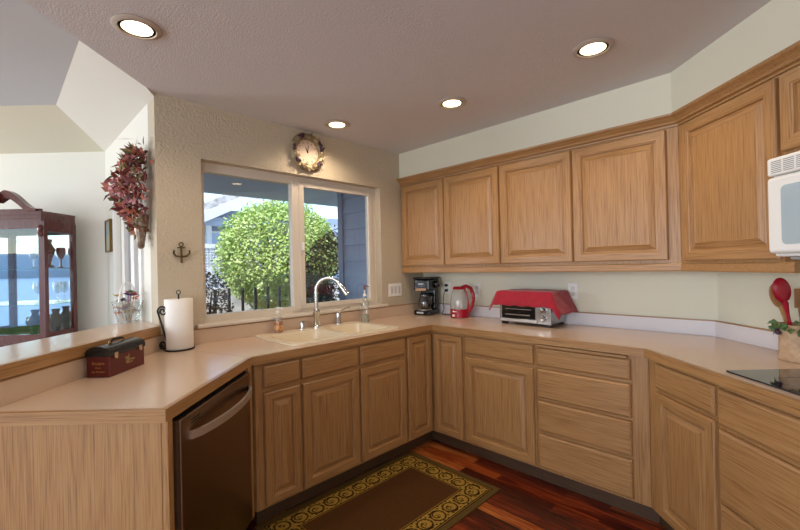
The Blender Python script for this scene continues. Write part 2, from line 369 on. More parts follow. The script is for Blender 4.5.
# --- under the window (front frame at x = .615)
ax = lambda y0: (.615, y0)
t = base_cab('narrow oak base cabinet left of the sink cabinet, one slim drawer and door', ax(-2.018), RA, .264, .575, poly=[(0, 0), (.264, 0), (.264, .575), (-.012, .575), (-.012, .02)])
rails(t, .042, .258, ((.708, .735), (.853, .8705))); add_drawer(t, .042, .258, .735, .853); add_door(t, .042, .258, .115, .708, .05)
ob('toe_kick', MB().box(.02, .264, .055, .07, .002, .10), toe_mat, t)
t = base_cab('wide oak sink cabinet under the window with two false drawers and two doors', ax(-1.753), RA, .856, .575, poly=[(0, 0), (.856, 0), (.856, .03), (0, .03)])
for a, b in ((.008, .413), (.433, .842)):
    rails(t, a, b, ((.708, .735), (.853, .8705)))
    add_drawer(t, a, b, .735, .853, 'false_drawer'); add_door(t, a, b, .115, .708)
ob('cabinet_floor', MB().box(0, .856, .031, .575, .10, .115), oak_h, t)
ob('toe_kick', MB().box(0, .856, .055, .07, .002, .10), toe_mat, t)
# corner cabinet, in world axes
t = thing('corner_cabinet', 'oak corner base cabinet with two tall door leaves meeting in the inside corner', 'cabinet', (0, 0, 0))
ob('carcass', MB().prism([(.03, -.03), (.03, -.894), (.615, -.894), (.615, -.61), (.918, -.61), (.918, -.03)], .10, .872), oak_v, t)
o = ob('door', door_mb(.0, .252, .115, .848, 0, .05), [oak_v, oak_h], t, loc=(.615, -.887, 0), rotz=RA)
o = ob('door', door_mb(.0, .257, .115, .850, 0, .05), [oak_v, oak_h], t, loc=(.651, -.61, 0), rotz=0)
ob('toe_kick', MB().prism([(.56, -.894), (.56, -.555), (.918, -.555), (.918, -.54), (.545, -.54), (.545, -.894)], .002, .10), toe_mat, t)
# --- along the cabinet wall (front frame at y = -.61)
t = base_cab('oak base cabinet with one drawer over one square door, left of the drawer stack', (.920, -.61), RB, .54)
rails(t, .015, .531, ((.712, .735), (.855, .8705))); add_drawer(t, .015, .531, .735, .855); add_door(t, .015, .531, .115, .712)
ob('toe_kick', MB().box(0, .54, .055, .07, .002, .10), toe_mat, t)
t = base_cab('oak base cabinet with four stacked drawers and a pull-out cutting board', (1.462, -.61), RB, .611, .58, poly=[(0, 0), (.611, 0), (.80, .58), (0, .58)], name='drawer_cabinet')
rails(t, .012, .531, ((.321, .338), (.523, .540), (.718, .737)))
for z0, z1 in ((.115, .321), (.338, .523), (.540, .718), (.737, .845)): add_drawer(t, .012, .531, z0, z1)
ob('pull_out_board', MB().rbox(.016, .518, -.024, -.0005, .850, .866, .003), oak_h, t, label='thin oak edge of the pull-out cutting board')
ob('board_slot', MB().box(.016, .518, -.0012, -.0004, .866, .8715), black_m, t)
ob('toe_kick', MB().prism([(0, .055), (.633, .055), (.64, .07), (0, .07)], .002, .10), toe_mat, t)
# --- diagonal wall (front frame x + y = 1.464)
cp = lambda s_: (2.074+s_*S, -.61-s_*S)
t = base_cab('oak base cabinet with one drawer over a tall door at the bend of the counter', cp(.002), RCc, .455, .575, poly=[(0, 0), (.455, 0), (.455, .575), (.24, .575)])
rails(t, .075, .449, ((.715, .735), (.855, .8705))); add_drawer(t, .075, .449, .735, .855); add_door(t, .075, .449, .115, .715)
ob('toe_kick', MB().box(-.02, .455, .055, .07, .002, .10), toe_mat, t)
t = base_cab('wide oak drawer cabinet under the black cooktop at right edge', cp(.459), RCc, .79, name='drawer_cabinet')
rails(t, .012, .778, ((.394, .408), (.692, .710), (.852, .8705)))
for z0, z1 in ((.115, .394), (.408, .692), (.710, .852)): add_drawer(t, .012, .778, z0, z1)
ob('toe_kick', MB().box(0, .79, .055, .07, .002, .10), toe_mat, t)
# --- peninsula end panel and dishwasher
t = thing('end_panel', 'flat vertical-grain oak panel closing the peninsula end at lower left', 'panel', pen(.738, .004)+(0,), RP)
ob('panel', MB().rbox(0, .022, .022, .735, .002, .872, .002), oak_v, t)
ob('edge_stile', MB().rbox(.0, .03, 0, .0215, .002, .872, .002), oak_v, t)
t = thing('dishwasher', 'dark stainless steel dishwasher with bowed handle in the peninsula', 'dishwasher', pen(.705, .004)+(0,), RP)
ob('tub', MB().box(.012, .672, .025, .58, .02, .868), black_m, t)
ob('door_panel', MB().rbox(.03, .67, -.008, .024, .115, .850, .004), dark_steel, t)
ob('side_trim', MB().box(.012, .029, -.002, .024, .115, .850), toe_mat, t)
hp = [(.085+.565*k/16, -.012-.055*math.sin(math.pi*k/16)**.6, .775) for k in range(17)]
hm = MB()
for i, (x, y, z) in enumerate(hp):
    hm.v += [(x, y-.006, z-.014), (x, y-.006, z+.014), (x, y+.006, z+.014), (x, y+.006, z-.014)]
for i in range(16):
    for k in range(4): hm.f.append([i*4+k, i*4+(k+1) % 4, i*4+4+(k+1) % 4, i*4+4+k]); hm.m.append(0); hm.sm.append(True)
hm.f += [[0, 1, 2, 3], [64, 67, 66, 65]]; hm.m += [0, 0]; hm.sm += [False]*2
ob('handle', hm, steel, t, label='bowed bright steel handle')
ob('vent_slot', MB().box(.10, .165, -.0086, -.0076, .822, .826).box(.10, .165, -.0086, -.0076, .813, .817), black_m, t)
ob('lower_panel', MB().box(.04, .66, .03, .045, .002, .112), black_m, t)
ob('filler_stile', MB().rbox(.674, .716, .0, .02, .10, .872, .002), oak_v, t, label='oak filler strip beside the steel door')

# ------------------------------------------------------------------ countertop
ct = thing('countertop', 'long tan laminate countertop with oak front edge wrapping three sides', 'countertop', (0, 0, 0))
Z0, Z1 = .874, .914
CL = 1.9
bk = .002
outer = [(bk, -bk), (bk, YW+.04), pen(.738, .619), pen(.738, .012), (.633, -2.053+.012*.4), (.633, -.652), (2.057, -.652), (2.057+CL*S, -.652-CL*S), (WC+CL*S, -CL*S), (WC, -bk)]
outer = [(bk, -bk), (bk, YW+.04), pen(.738, .619), pen(.738, .018), (.627, -2.0405), (.627, -.622), (2.0695, -.622), (2.0695+1.5*S, -.622-1.5*S), (WC-.003+1.45*S, -1.45*S-bk), (WC-.003, -bk)]
def rrect(x0, x1, y0, y1, r, n=5):
    pts = []
    for cx, cy, a in ((x1-r, y1-r, 0), (x0+r, y1-r, 90), (x0+r, y0+r, 180), (x1-r, y0+r, 270)):
        for k in range(n+1): q = R(a+90*k/n); pts.append((cx+r*math.cos(q), cy+r*math.sin(q)))
    return pts
ob('top', MB().prism(outer, Z0, Z1, [rrect(.075, .545, -1.735, -.925, .05)]), laminate, ct)
def strip(p, q, name='oak_edge', th=.018, z0=Z0-.002, z1=Z1+.0005, m=None, ea=0, eb=0):
    """oak edge from p to q (viewer's left to right), p-q is the outer face; ends mitred by ea, eb"""
    p = Vector(p); q = Vector(q); d_ = q-p; ln = d_.length; an = math.atan2(d_.y, d_.x)
    ob(name, MB().prism([(0, 0), (ln, 0), (ln-eb, th), (ea, th)], z0, z1), m or oak_h, ct, loc=(p.x, p.y, 0), rotz=an)
t8 = .018*math.tan(R(22.5))
A0 = (.645, -2.048); A1 = (.645, -.64); C0 = (2.062, -.64); C1 = (2.062+1.5*S, -.64-1.5*S)
strip(pen(.738, 0), A0, ea=0, eb=-t8); strip(A0, A1, ea=-t8, eb=-.018); strip(A1, C0, ea=-.018, eb=-t8); strip(C0, C1, ea=-t8)
strip(pen(.738+.018, .62), pen(.738+.018, 0), ea=0, eb=0)
# backsplashes
def bsp(p, q, h=.086, th=.018, m=laminate, name='backsplash', ea=0, eb=0, cap=True):
    p = Vector(p); q = Vector(q); d_ = q-p; ln = d_.length; an = math.atan2(d_.y, d_.x)
    ob(name, MB().prism([(0, 0), (ln, 0), (ln-eb, th), (ea, th)], Z1+.0006, Z1+h), m, ct, loc=(p.x, p.y, 0), rotz=an, label=None if m is laminate else 'pale white backsplash strip')
    if cap: ob('backsplash_cap', MB().prism([(0, -.001), (ln, -.001), (ln-eb, th), (ea, th)], Z1+h, Z1+h+.006), oak_h, ct, loc=(p.x, p.y, 0), rotz=an)
bsp((.02, YW+.045), (.02, -.02), eb=0)
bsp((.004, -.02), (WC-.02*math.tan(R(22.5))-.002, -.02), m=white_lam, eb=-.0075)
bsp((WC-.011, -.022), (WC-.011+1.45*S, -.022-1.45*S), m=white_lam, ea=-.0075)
bsp(pen(.736, .60), pen(-.27, .60), h=.083)
# bar ledge
g = thing('bar_ledge', 'raised tan laminate bar ledge with oak edge along the dining room', 'counter', (0, 0, 0))
BZ0, BZ1 = 1.0075, 1.055
def yclip(n_):     # t where the line pen(t, n_) meets y = YW - .003
    return (-2.048-n_*S-(YW-.003))/S
ob('top', MB().prism([pen(yclip(.615), .615), pen(.77, .615), pen(.77, .945), pen(yclip(.945), .945)], BZ0, BZ1), laminate, g)
p, q = Vector(pen(.77, .594)), Vector(pen(yclip(.594), .594)); an = math.atan2((q-p).y, (q-p).x); ln = (q-p).length
ob('oak_edge', MB().prism([(0, 0), (ln-.004, 0), (ln-.024, .0205), (0, .0205)], BZ0-.0008, BZ1+.0005), oak_h, g, loc=(p.x, p.y, 0), rotz=an)
# seam lines of the laminate
ob('seam', MB().prism([pen(-.02, .03), pen(-.018, .03), (.12, -2.225), (.118, -2.225)], Z1, Z1+.0003), mat('seam_brown', '#8d7057', .5), ct)

# ------------------------------------------------------------------ upper cabinets (front frame y = -.29 / x + y = 1.878)
def upper(label, loc, rotz, wd, doors, z0=1.345, z1=2.10, poly=None, depth=.285):
    t = thing('wall_cabinet', label, 'cabinet', (loc[0], loc[1], z0), rotz)
    p = poly or [(0, 0), (wd, 0), (wd, depth), (0, depth)]
    ob('carcass', MB().prism(p, 0, z1-z0), oak_v, t)
    for a, b, c, d_ in doors: add_door(t, a, b, c-z0, d_-z0)
    return t
upper('oak wall cabinet above the coffee maker and kettle, beside the window wall', (.004, -.29), 0, 1.041, [(.018, .508, 1.364, 2.09), (.518, 1.035, 1.364, 2.09)])
upper('oak wall cabinet over the red-draped toaster oven, two wide doors', (1.047, -.29), 0, 1.12, [(.006, .532, 1.364, 2.09), (.542, 1.063, 1.364, 2.09)], poly=[(0, 0), (1.12, 0), (1.228, .285), (0, .285)])
up_ = lambda s_: (2.168+s_*S, -.29-s_*S)
upper('oak diagonal wall cabinet with one large door, left of the microwave', up_(.001), RCc, .602, [(.040, .593, 1.356, 2.09)], poly=[(0, 0), (.602, 0), (.602, .28), (.12, .28)])
upper('short oak wall cabinet above the white microwave', up_(.606), RCc, .84, [(.006, .415, 1.785, 2.09), (.425, .834, 1.785, 2.09)], z0=1.765)
# crown and light rail: profiles swept round the bend
def sweep(name, prof, label, s_end, cat):
    """prof: (out, z) outline; out = distance in front of the frame plane"""
    k = math.tan(R(22.5)); m = MB(); N = len(prof)
    for o_, z in prof: m.v.append((.002, -.29-o_, z))
    for o_, z in prof: m.v.append((2.168-o_*k, -.29-o_, z))
    for o_, z in prof: e_ = up_(s_end); m.v.append((e_[0]-o_*S, e_[1]-o_*S, z))
    for j in range(2):
        for i in range(N): m.f.append([j*N+i, j*N+(i+1) % N, (j+1)*N+(i+1) % N, (j+1)*N+i]); m.m.append(0); m.sm.append(False)
    m.f += [list(range(N)), list(range(2*N, 3*N))[::-1]]; m.m += [0, 0]; m.sm += [False]*2
    return tag(ob(name, m, oak_h), label, cat)
sweep('crown_molding', [(-.008, 2.102), (.004, 2.102), (.006, 2.112), (.018, 2.118), (.022, 2.128), (.036, 2.142), (.048, 2.150), (.052, 2.155), (.054, 2.164), (-.008, 2.164)], 'stepped oak crown molding along the tops of the wall cabinets', 1.46, 'molding')
sweep('light_rail', [(-.02, 1.300), (.004, 1.300), (.006, 1.306), (.006, 1.338), (.002, 1.344), (-.02, 1.344)], 'flat oak light rail under the wall cabinets', .645, 'molding')

# ------------------------------------------------------------------ microwave
mw = thing('microwave', 'white over-range microwave at right edge beneath short wall cabinet', 'microwave', up_(.672)+(1.366,), RCc)
fy = -.125
ob('body', MB().rbox(0, .76, fy+.02, .27, 0, .375, .006), white_pl, mw)
ob('door', MB().rbox(.003, .56, fy-.012, fy+.018, .012, .300, .014, 3), white_pl, mw)
ob('control_panel', MB().rbox(.564, .757, fy-.012, fy+.018, .012, .300, .010, 3), white_pl, mw)
ob('door_window', MB().prism(rrect(.065, .50, .045, .262, .018), 0, .002).xf(Matrix.Translation((0, fy-.0118, 0)) @ Matrix.Rotation(R(90), 4, 'X')), mw_glass, mw)
ob('vent_grille', MB().rbox(0, .76, fy-.005, fy+.018, .306, .374, .008, 2), white_pl, mw)
v = MB()
for k in range(7):
    z = .316+k*.0068
    for j in range(15): v.box(.02+j*.049, .061+j*.049, fy-.0058, fy-.0045, z, z+.0028)
ob('vent_slots', v, mat('slot_grey', '#8a8a8c', .6), mw, kind='stuff')
ob('handle', MB().tube([(.53, fy-.012, .05), (.53, fy-.04, .06), (.53, fy-.04, .25), (.53, fy-.012, .26)], .008), white_pl, mw)
ob('underside_lip', MB().rbox(.05, .72, fy+.03, .2, -.012, -.001, .003), mat('underside_grey', '#9a9a9a', .5), mw)

# ------------------------------------------------------------------ sink and what stands on its deck
sk = thing('sink', 'almond double-bowl drop-in sink under the window', 'sink', (0, 0, 0))
ho = [rrect(.15, .53, -1.705, -1.335, .05), rrect(.15, .53, -1.295, -.955, .05)]
ob('rim', MB().prism(rrect(.045, .585, -1.765, -.895, .05), Z1+.0008, Z1+.010, ho), sink_mat, sk)
for x0, x1, y0, y1 in ((.15, .53, -1.705, -1.335), (.15, .53, -1.295, -.955)):
    m = MB(); n_ = 24
    lv = [(0, Z1+.009), (.004, Z1-.01), (.018, Z1-.15), (.04, Z1-.172), (.12, Z1-.178)]
    for ins, z in lv: m.v += [(a, b, z) for a, b in rrect(x0+ins, x1-ins, y0+ins, y1-ins, max(.01, .05-ins*.2))]
    for i in range(len(lv)-1):
        for k in range(n_): m.f.append([i*n_+k, i*n_+(k+1) % n_, (i+1)*n_+(k+1) % n_, (i+1)*n_+k]); m.m.append(0); m.sm.append(True)
    m.f.append([(len(lv)-1)*n_+k for k in range(n_)]); m.m.append(0); m.sm.append(False)
    ob('bowl', m, sink_mat, sk)
    ob('drain', MB().lathe([(.0, .003), (.03, .003), (.042, 0)], ((x0+x1)/2, (y0+y1)/2, Z1-.178)), chrome, sk)
ZD = Z1+.0105
f = thing('faucet', 'tall chrome gooseneck faucet behind the sink', 'faucet', (.085, -1.287, ZD))
ob('base', MB().lathe([(.03, 0), (.03, .012), (.024, .018), (.023, .10), (.026, .104), (.026, .125), (.017, .135)]), chrome, f)
ca, sa = math.cos(R(38)), math.sin(R(38)); pts = [(0, 0, .13), (0, 0, .27)]
for k in range(1, 12):
    a = math.pi*k/13.2; d_ = .095*(1-math.cos(a)); pts.append((d_*ca, d_*sa, .27+.095*math.sin(a)))
ob('gooseneck', MB().tube(pts, .0125, 12), chrome, f)
e = Vector(pts[-1]); dr = (e-Vector(pts[-2])).normalized()
ob('spray_head', MB().tube([e, e+dr*.02, e+dr*.05, e+dr*.095, e+dr*.10], [.014, .016, .017, .022, .017], 14), chrome, f)
f = thing('side_tap', 'small chrome single-lever tap handle right of the gooseneck', 'faucet', (.075, -1.084, ZD))
ob('base', MB().lathe([(.026, 0), (.026, .008), (.021, .014), (.02, .075), (.018, .085), (.001, .09)]), chrome, f)
ob('lever', MB().tube([(0, 0, .08), (.012, .02, .10), (.03, .05, .118), (.045, .085, .124)], [.008, .006, .005, .006]), chrome, f)
f = thing('air_gap', 'short chrome air gap cap between soap pump and faucet', 'air gap', (.07, -1.40, ZD))
ob('cap', MB().lathe([(.019, 0), (.019, .05), (.016, .056), (.001, .058)]), chrome, f)
ob('collar', MB().lathe([(.024, 0), (.024, .006), (.0195, .008)]), chrome, f)
f = thing('soap_pump', 'small pump bottle of orange hand soap at sink back left corner', 'bottle', (.078, -1.592, ZD))
ob('bottle', MB().lathe([(.026, 0), (.030, .004), (.030, .075), (.028, .10), (.018, .122), (.012, .13), (.012, .136)]), clear, f)
ob('soap', MB().lathe([(.024, .003), (.028, .007), (.028, .078), (.001, .080)]), soap_or, f)
ob('label_patch', MB().lathe([(.0306, .02), (.0306, .05)], n=10), mat('leaf_label', '#e8b95c', .5, noise='#c25a1a', nscale=70), f)
ob('pump', MB().lathe([(.013, .136), (.013, .146), (.006, .148), (.006, .162), (.012, .164), (.012, .174), (.001, .175)]).tube([(0, 0, .168), (.02, .012, .168), (.03, .018, .163)], .004), white_pl, f)
f = thing('dish_soap_bottle', 'tall clear pump bottle of pale dish soap right of the sink', 'bottle', (.115, -.845, Z1+.001))
ob('bottle', MB().lathe([(.030, 0), (.034, .005), (.034, .15), (.031, .175), (.018, .195), (.013, .20), (.013, .212)]), clear, f)
ob('soap', MB().lathe([(.028, .003), (.032, .006), (.032, .06), (.001, .062)]), mat('pale_soap', '#cdd3c2', .2, trans=.5), f)
ob('pump', MB().lathe([(.015, .212), (.015, .228), (.006, .23), (.006, .262)]), white_pl, f)
ob('spout', MB().lathe([(.009, .262), (.011, .266), (.009, .30), (.001, .304)]).tube([(0, 0, .29), (.02, .014, .292), (.032, .02, .286)], .004), mat('brown_spout', '#7d5247', .4), f)

# ------------------------------------------------------------------ coffee maker
c = thing('coffee_maker', 'black drip coffee maker in the corner by the window wall', 'coffee maker', (.172, -.145, Z1+.001), R(12))
ob('base', MB().rbox(-.085, .085, -.11, .085, 0, .045, .014, 3), black, c)
ob('water_tower', MB().rbox(-.08, .08, .01, .085, .045, .31, .014, 3), black, c)
ob('brew_head', MB().rbox(-.083, .083, -.105, .085, .222, .325, .016, 3), black, c)
ob('lid', MB().rbox(-.088, .088, -.11, .088, .325, .342, .007, 2), black, c)
ob('warming_plate', MB().lathe([(.066, .0452), (.066, .05), (.06, .052), (.001, .052)], (0, -.045, 0)), steel, c)
cf = ob('carafe', MB().lathe([(.045, .0525), (.056, .06), (.062, .09), (.058, .13), (.045, .165), (.044, .178)], (0, -.045, 0)), carafe_glass, c)
ob('carafe_lid', MB().lathe([(.046, .178), (.046, .19), (.001, .196)], (0, -.045, 0)), black, c)
ob('carafe_handle', MB().tube([(.045, -.06, .175), (.085, -.075, .17), (.092, -.078, .12), (.07, -.07, .085)], .008), black, c)
ob('trim_band', MB().box(-.06, .045, -.1065, -.1045, .222, .242), mat('tan_trim', '#b58b6a', .4), c)
ob('badge', MB().box(-.03, .022, -.1062, -.1045, .275, .286), mat('badge_silver', '#c9c9cc', .4), c)
ob('switch', MB().rbox(-.05, .02, -.112, -.109, .015, .030, .001), mat('switch_grey', '#c4c6cc', .3), c)
ob('side_cap', MB().lathe([(.035, 0), (.035, .02), (.03, .026), (.001, .028)], (.083, .02, .275), mtx=Matrix.Rotation(R(90), 4, 'Y')), black, c)
# kettle
k = thing('electric_kettle', 'glass electric kettle with red base and handle', 'kettle', (.545, -.15, Z1+.001), R(0))
ob('base', MB().lathe([(.078, 0), (.082, .004), (.082, .066), (.076, .072), (.001, .072)], n=32), red_gloss, k)
ob('glass_body', MB().lathe([(.080, .0725), (.082, .10), (.078, .15), (.066, .21), (.055, .238)], n=32), kettle_glass, k)
ob('lid', MB().lathe([(.055, .238), (.057, .25), (.048, .262), (.001, .266)], n=32), red_gloss, k)
hpts = [(.03, 0, .258), (.07, 0, .268), (.115, 0, .25), (.142, 0, .20), (.145, 0, .15), (.128, 0, .095), (.10, 0, .06), (.078, 0, .045)]
ob('handle', MB().tube(hpts, [.012, .014, .016, .015, .013, .012, .012, .012], 12), red_gloss, k)
ob('handle_strap', MB().tube([(.05, 0, .245), (.072, 0, .21), (.09, 0, .14), (.088, 0, .075)], .007, 8), red_gloss, k)
ob('badge', MB().box(-.012, .03, -.0835, -.0815, .05, .058), white_pl, k)
ob('switch', MB().rbox(-.01, .012, -.092, -.080, .012, .03, .002), white_pl, k)
# toaster oven
t = thing('toaster_oven', 'stainless toaster oven under a red towel', 'toaster oven', (1.21, -.162, Z1+.001), R(-1))
ob('shell', MB().rbox(-.20, .20, -.10, .125, .018, .234, .006), toast_steel, t)
ob('front_frame', MB().rbox(-.20, .20, -.112, -.1005, .018, .234, .003), toast_steel, t)
ob('door_glass', MB().box(-.178, .088, -.1145, -.1125, .045, .18), mat('oven_glass', '#101012', .05), t)
ob('door_handle', MB().rbox(-.165, .075, -.138, -.126, .152, .165, .004).box(-.15, -.14, -.128, -.113, .155, .162).box(.05, .06, -.128, -.113, .155, .162), toast_steel, t)
ob('door_lip', MB().rbox(-.19, .10, -.122, -.1125, .024, .042, .003), mat('bright_steel', '#d5d5d8', .3, metal=.8), t)
ob('rack', MB().box(-.15, .06, -.1152, -.1146, .112, .117).box(-.15, .05, -.1152, -.1146, .070, .078), toast_steel, t)
for z in (.165, .115, .062):
    o = ob('knob', MB().lathe([(.019, 0), (.019, .012), (.016, .02), (.001, .021)], (.15, -.1125, z), mtx=Matrix.Rotation(R(90), 4, 'X')), chrome, t)
for x in (-.17, .17):
    for y in (-.085, .10): ob('foot', MB().rbox(x-.022, x+.022, y-.015, y+.015, 0, .0178, .002), black, t)
def towel(a, b, h, lx0, lx1, ly0, ly1):
    m = MB(); nx, ny = 44, 30
    for j in range(ny+1):
        for i in range(nx+1):
            x = -lx0+(lx0+lx1)*i/nx; y = -ly0+(ly0+ly1)*j/ny
            dx = max(abs(x)-a, 0); dy = max(abs(y)-b, 0); r = math.hypot(dx, dy)
            fl_ = .42
            X = math.copysign(min(abs(x), a)+dx*fl_+(.006 if dx else 0), x); Y = math.copysign(min(abs(y), b)+dy*.28+(.012 if dy else 0), y)
            zz = h-.90*max(0, r-.004)+.0025*math.sin(x*38+y*21)*math.cos(y*33)+.003*min(1, r*20)*math.sin(x*60-y*45)
            m.v.append((X, Y, zz))
    for j in range(ny):
        for i in range(nx):
            q = j*(nx+1)+i; m.f.append([q, q+1, q+nx+2, q+nx+1]); m.m.append(0); m.sm.append(True)
    return m
tw = ob('towel', towel(.203, .118, .244, .325, .375, .235, .14), red_cloth); tw.location = (1.21, -.158, Z1+.001); tw.rotation_euler = (0, 0, R(-1))
md = tw.modifiers.new('thickness', 'SOLIDIFY'); md.thickness = .004; md.offset = 1
tag(tw, 'crimson red towel draped over the toaster oven', 'towel')
# cords and outlets
rocker_m = mat('rocker_grey', '#c9c4c4', .4)
def plate(label, loc, rotz, gang=1, kind='outlet', group=None):
    wd = .072+.046*(gang-1)
    t = thing('light_switch' if kind == 'switch' else 'wall_outlet', label, 'switch' if kind == 'switch' else 'outlet', loc, rotz)
    ob('cover_plate', MB().rbox(-wd/2, wd/2, -.007, -.001, -.058, .058, .003), white_pl, t)
    for g_ in range(gang):
        x = (g_-(gang-1)/2)*.046
        if kind == 'switch': ob('rocker', MB().rbox(x-.015, x+.015, -.011, -.0072, -.033, .033, .002), rocker_m, t)
        else:
            for z in (-.02, .02): ob('socket', MB().prism(rrect(x-.015, x+.015, z-.014, z+.014, .008, 3), 0, .0015).xf(Matrix.Translation((0, -.0072, 0)) @ Matrix.Rotation(R(90), 4, 'X')), mat('socket_grey', '#cfcdc8', .4) if 'socket_grey' not in MATS else MATS['socket_grey'], t)
    return t
plate('white three-gang light switch on the tan wall right of the window', (0, -.392, 1.148), RA, 3, 'switch')
plate('white wall outlet with black plugs right of the coffee maker', (.30, 0, 1.155), 0)
plate('white wall outlet behind the red kettle handle', (.625, 0, 1.14), 0)
plate('white wall outlet above the right end of red towel', (1.455, 0, 1.152), 0, 1)
tag(ob('power_cord', MB().rbox(.288, .312, -.035, -.0085, 1.165, 1.188, .004).rbox(.288, .312, -.035, -.0085, 1.118, 1.141, .004)
   .tube([(.30, -.034, 1.13), (.298, -.055, 1.10), (.292, -.06, 1.02), (.295, -.055, .96), (.29, -.075, .922), (.31, -.10, .919), (.345, -.105, .919), (.40, -.085, .919), (.435, -.105, .922)], .0035, 6), black), 'black power cord and plugs hanging beside the coffee maker', 'cord')
# ------------------------------------------------------------------ crock of utensils
cx, cy = 2.632, -.497
cr = thing('utensil_crock', 'tan carved stoneware crock with grape rim beside the cooktop', 'crock', (cx, cy, Z1+.001), R(-45))
ob('pot', MB().lathe([(.076, 0), (.079, .004), (.079, .014), (.074, .018), (.073, .150), (.076, .156), (.070, .156), (.066, .03), (.001, .02)], n=36), stone, cr)
m = MB(); rnd = random.Random(3)
for i in range(44):
    a = 2*math.pi*i/44+rnd.uniform(-.06, .06); z = rnd.uniform(.128, .168)
    m.leaf((.078*math.cos(a), .078*math.sin(a), z), (math.cos(a)*.5+rnd.uniform(-.7, .7), math.sin(a)*.5+rnd.uniform(-.7, .7), rnd.uniform(-.9, .5)), (math.cos(a), math.sin(a), .3), .036, .03, 0, .15)
ob('leaf_garland', m, leafg, cr)
for b0 in range(5):
    m = MB(); a0_ = b0*2*math.pi/5-1.9
    for i in range(12):
        a = a0_+rnd.uniform(-.17, .17); m.ball((.083*math.cos(a), .083*math.sin(a), .142-rnd.uniform(0, .03)), .0075, 0, 8)
    ob('grape_cluster', m, purple, cr)
def utensil(name, label, cat, dx, dy, lean, tilt, m, kind, ln=.27, spin=0):
    """stands in the crock; head up"""
    b = MB()
    b.tube([(0, 0, 0), (0, 0, ln*.5), (0, 0, ln*.72)], [.006, .007, .007], 8)
    if kind == 'spoon': b.ball((0, .004, ln*.86), .036, 0, 14, 1.0, .26, 1.55)
    elif kind == 'spatula': b.rbox(-.026, .026, -.003, .004, ln*.70, ln, .003)
    else: b.ball((0, 0, ln*.85), .024, 0, 12, .85, .45, 1.7)
    b.tube([(0, 0, ln*.55), (0, 0, ln*.70)], [.0075, .012], 8)
    b.xf(Matrix.Rotation(R(15), 4, 'Z') @ Matrix.Rotation(lean, 4, 'Y') @ Matrix.Rotation(tilt, 4, 'X') @ Matrix.Rotation(spin, 4, 'Z'))
    o = ob(name, b, m); o.location = (cx+dx, cy+dy, Z1+.026); return tag(o, label, cat)
# positions across the view: screen right is (S, S)
utensil('serving_spoon', 'glossy crimson spoon, leftmost and tallest in the crock', 'spoon', -.016, -.012, R(-9), R(3), red_gloss, 'spoon', .330, R(20))
utensil('wooden_spoon', 'wooden spoon peeking out left behind crimson spoon', 'spoon', -.020, .014, R(-11), R(-2), spoonwood, 'spoon', .300, R(30))
utensil('wooden_spatula', 'flat wooden spatula standing right of the crimson spoon', 'spatula', .002, .012, R(1), R(-3), spoonwood, 'spatula', .285, R(20))
utensil('serving_spoon', 'crimson spoon at right edge of the crock', 'spoon', .030, .006, R(6), R(0), red_gloss, 'spoon', .310, R(20))
utensil('cooking_spoon', 'dark wooden spoon between spatula and right crimson spoon', 'spoon', .014, -.014, R(3), R(2), mat('dark_spoon', '#4a2f1f', .5), 'other', .27, R(45))
# cooktop
q0 = Vector((2.421, -.923)); u = Vector((S, -S)); vv = Vector((S, S))
q0 = Vector((2.421, -.923))
cpts = [q0, q0+u*.76, q0+u*.76+vv*.50, q0+vv*.50]
cpk = thing('cooktop', 'black glass cooktop set in the counter at right edge', 'cooktop', (0, 0, 0))
ob('glass_top', MB().prism([tuple(p_) for p_ in cpts], Z1+.0008, Z1+.007), blackglass, cpk)
for a, b, r_ in ((.20, .14, .085), (.20, .36, .07), (.56, .14, .075), (.56, .36, .095)):
    cc = q0+u*a+vv*b; ob('burner_ring', MB().tube([(cc.x+r_*math.cos(x*math.pi/16), cc.y+r_*math.sin(x*math.pi/16), Z1+.0072) for x in range(32)], .0008, 4, closed=True), mat('ring_grey', '#55585c', .4) if 'ring_grey' not in MATS else MATS['ring_grey'], cpk)

# ------------------------------------------------------------------ peninsula things
bx = thing('recipe_box', 'burgundy lidded recipe box on counter below the bar ledge', 'box', pen(.335, .483)+(Z1+.001,), RP)
BL, BD = .236, .098
ob('body', MB().rbox(0, BL, 0, BD, 0, .088, .002), burg, bx)
m = MB(); n_ = 10
for x in (-.003, BL+.003):
    m.v += [(x, -.004, .0885), (x, -.004, .104)]+[(x, BD/2-(BD/2+.004)*math.cos(math.pi*k/n_), .104+.028*math.sin(math.pi*k/n_)) for k in range(1, n_)]+[(x, BD+.004, .104), (x, BD+.004, .0885)]
N = n_+3
for i in range(N): m.f.append([i, (i+1) % N, N+(i+1) % N, N+i]); m.m.append(0); m.sm.append(True)
m.f += [list(range(N)), list(range(N, 2*N))[::-1]]; m.m += [0, 0]; m.sm += [False]*2
ob('lid', m, mat('black_lacquer', '#1c1a1b', .22), bx)
ob('handle', MB().tube([(.075, BD/2, .133), (.078, BD/2, .143), (.10, BD/2, .147), (.135, BD/2, .147), (.157, BD/2, .143), (.16, BD/2, .133)], .0055, 8), iron, bx)
for x in (.075, .16): ob('handle_mount', MB().ball((x, BD/2, .135), .008), brass, bx)
for x in (.035, .20): ob('clasp', MB().rbox(x-.010, x+.010, -.0085, -.0045, .082, .100, .0015).ball((x, -.006, .08), .007, 0, 8), mat('gilt_clasp', '#c9a884', .35, metal=.7) if 'gilt_clasp' not in MATS else MATS['gilt_clasp'], bx)
m = MB(); rnd = random.Random(5)
for i in range(26):
    a = rnd.uniform(0, 6.28); r_ = rnd.uniform(0, 1)
    m.leaf((.118+.034*r_*math.cos(a), -.0018, .047+.018*r_*math.sin(a)), (math.cos(a*1.7), -.02, math.sin(a*1.7)), (0, -1, 0), .018, .007, 0, .2)
for i in range(9): m.ball((.102+.006*(i % 5), -.0005, .055+.006*(i//5)+rnd.uniform(-.004, .004)), .0036, 0, 6)
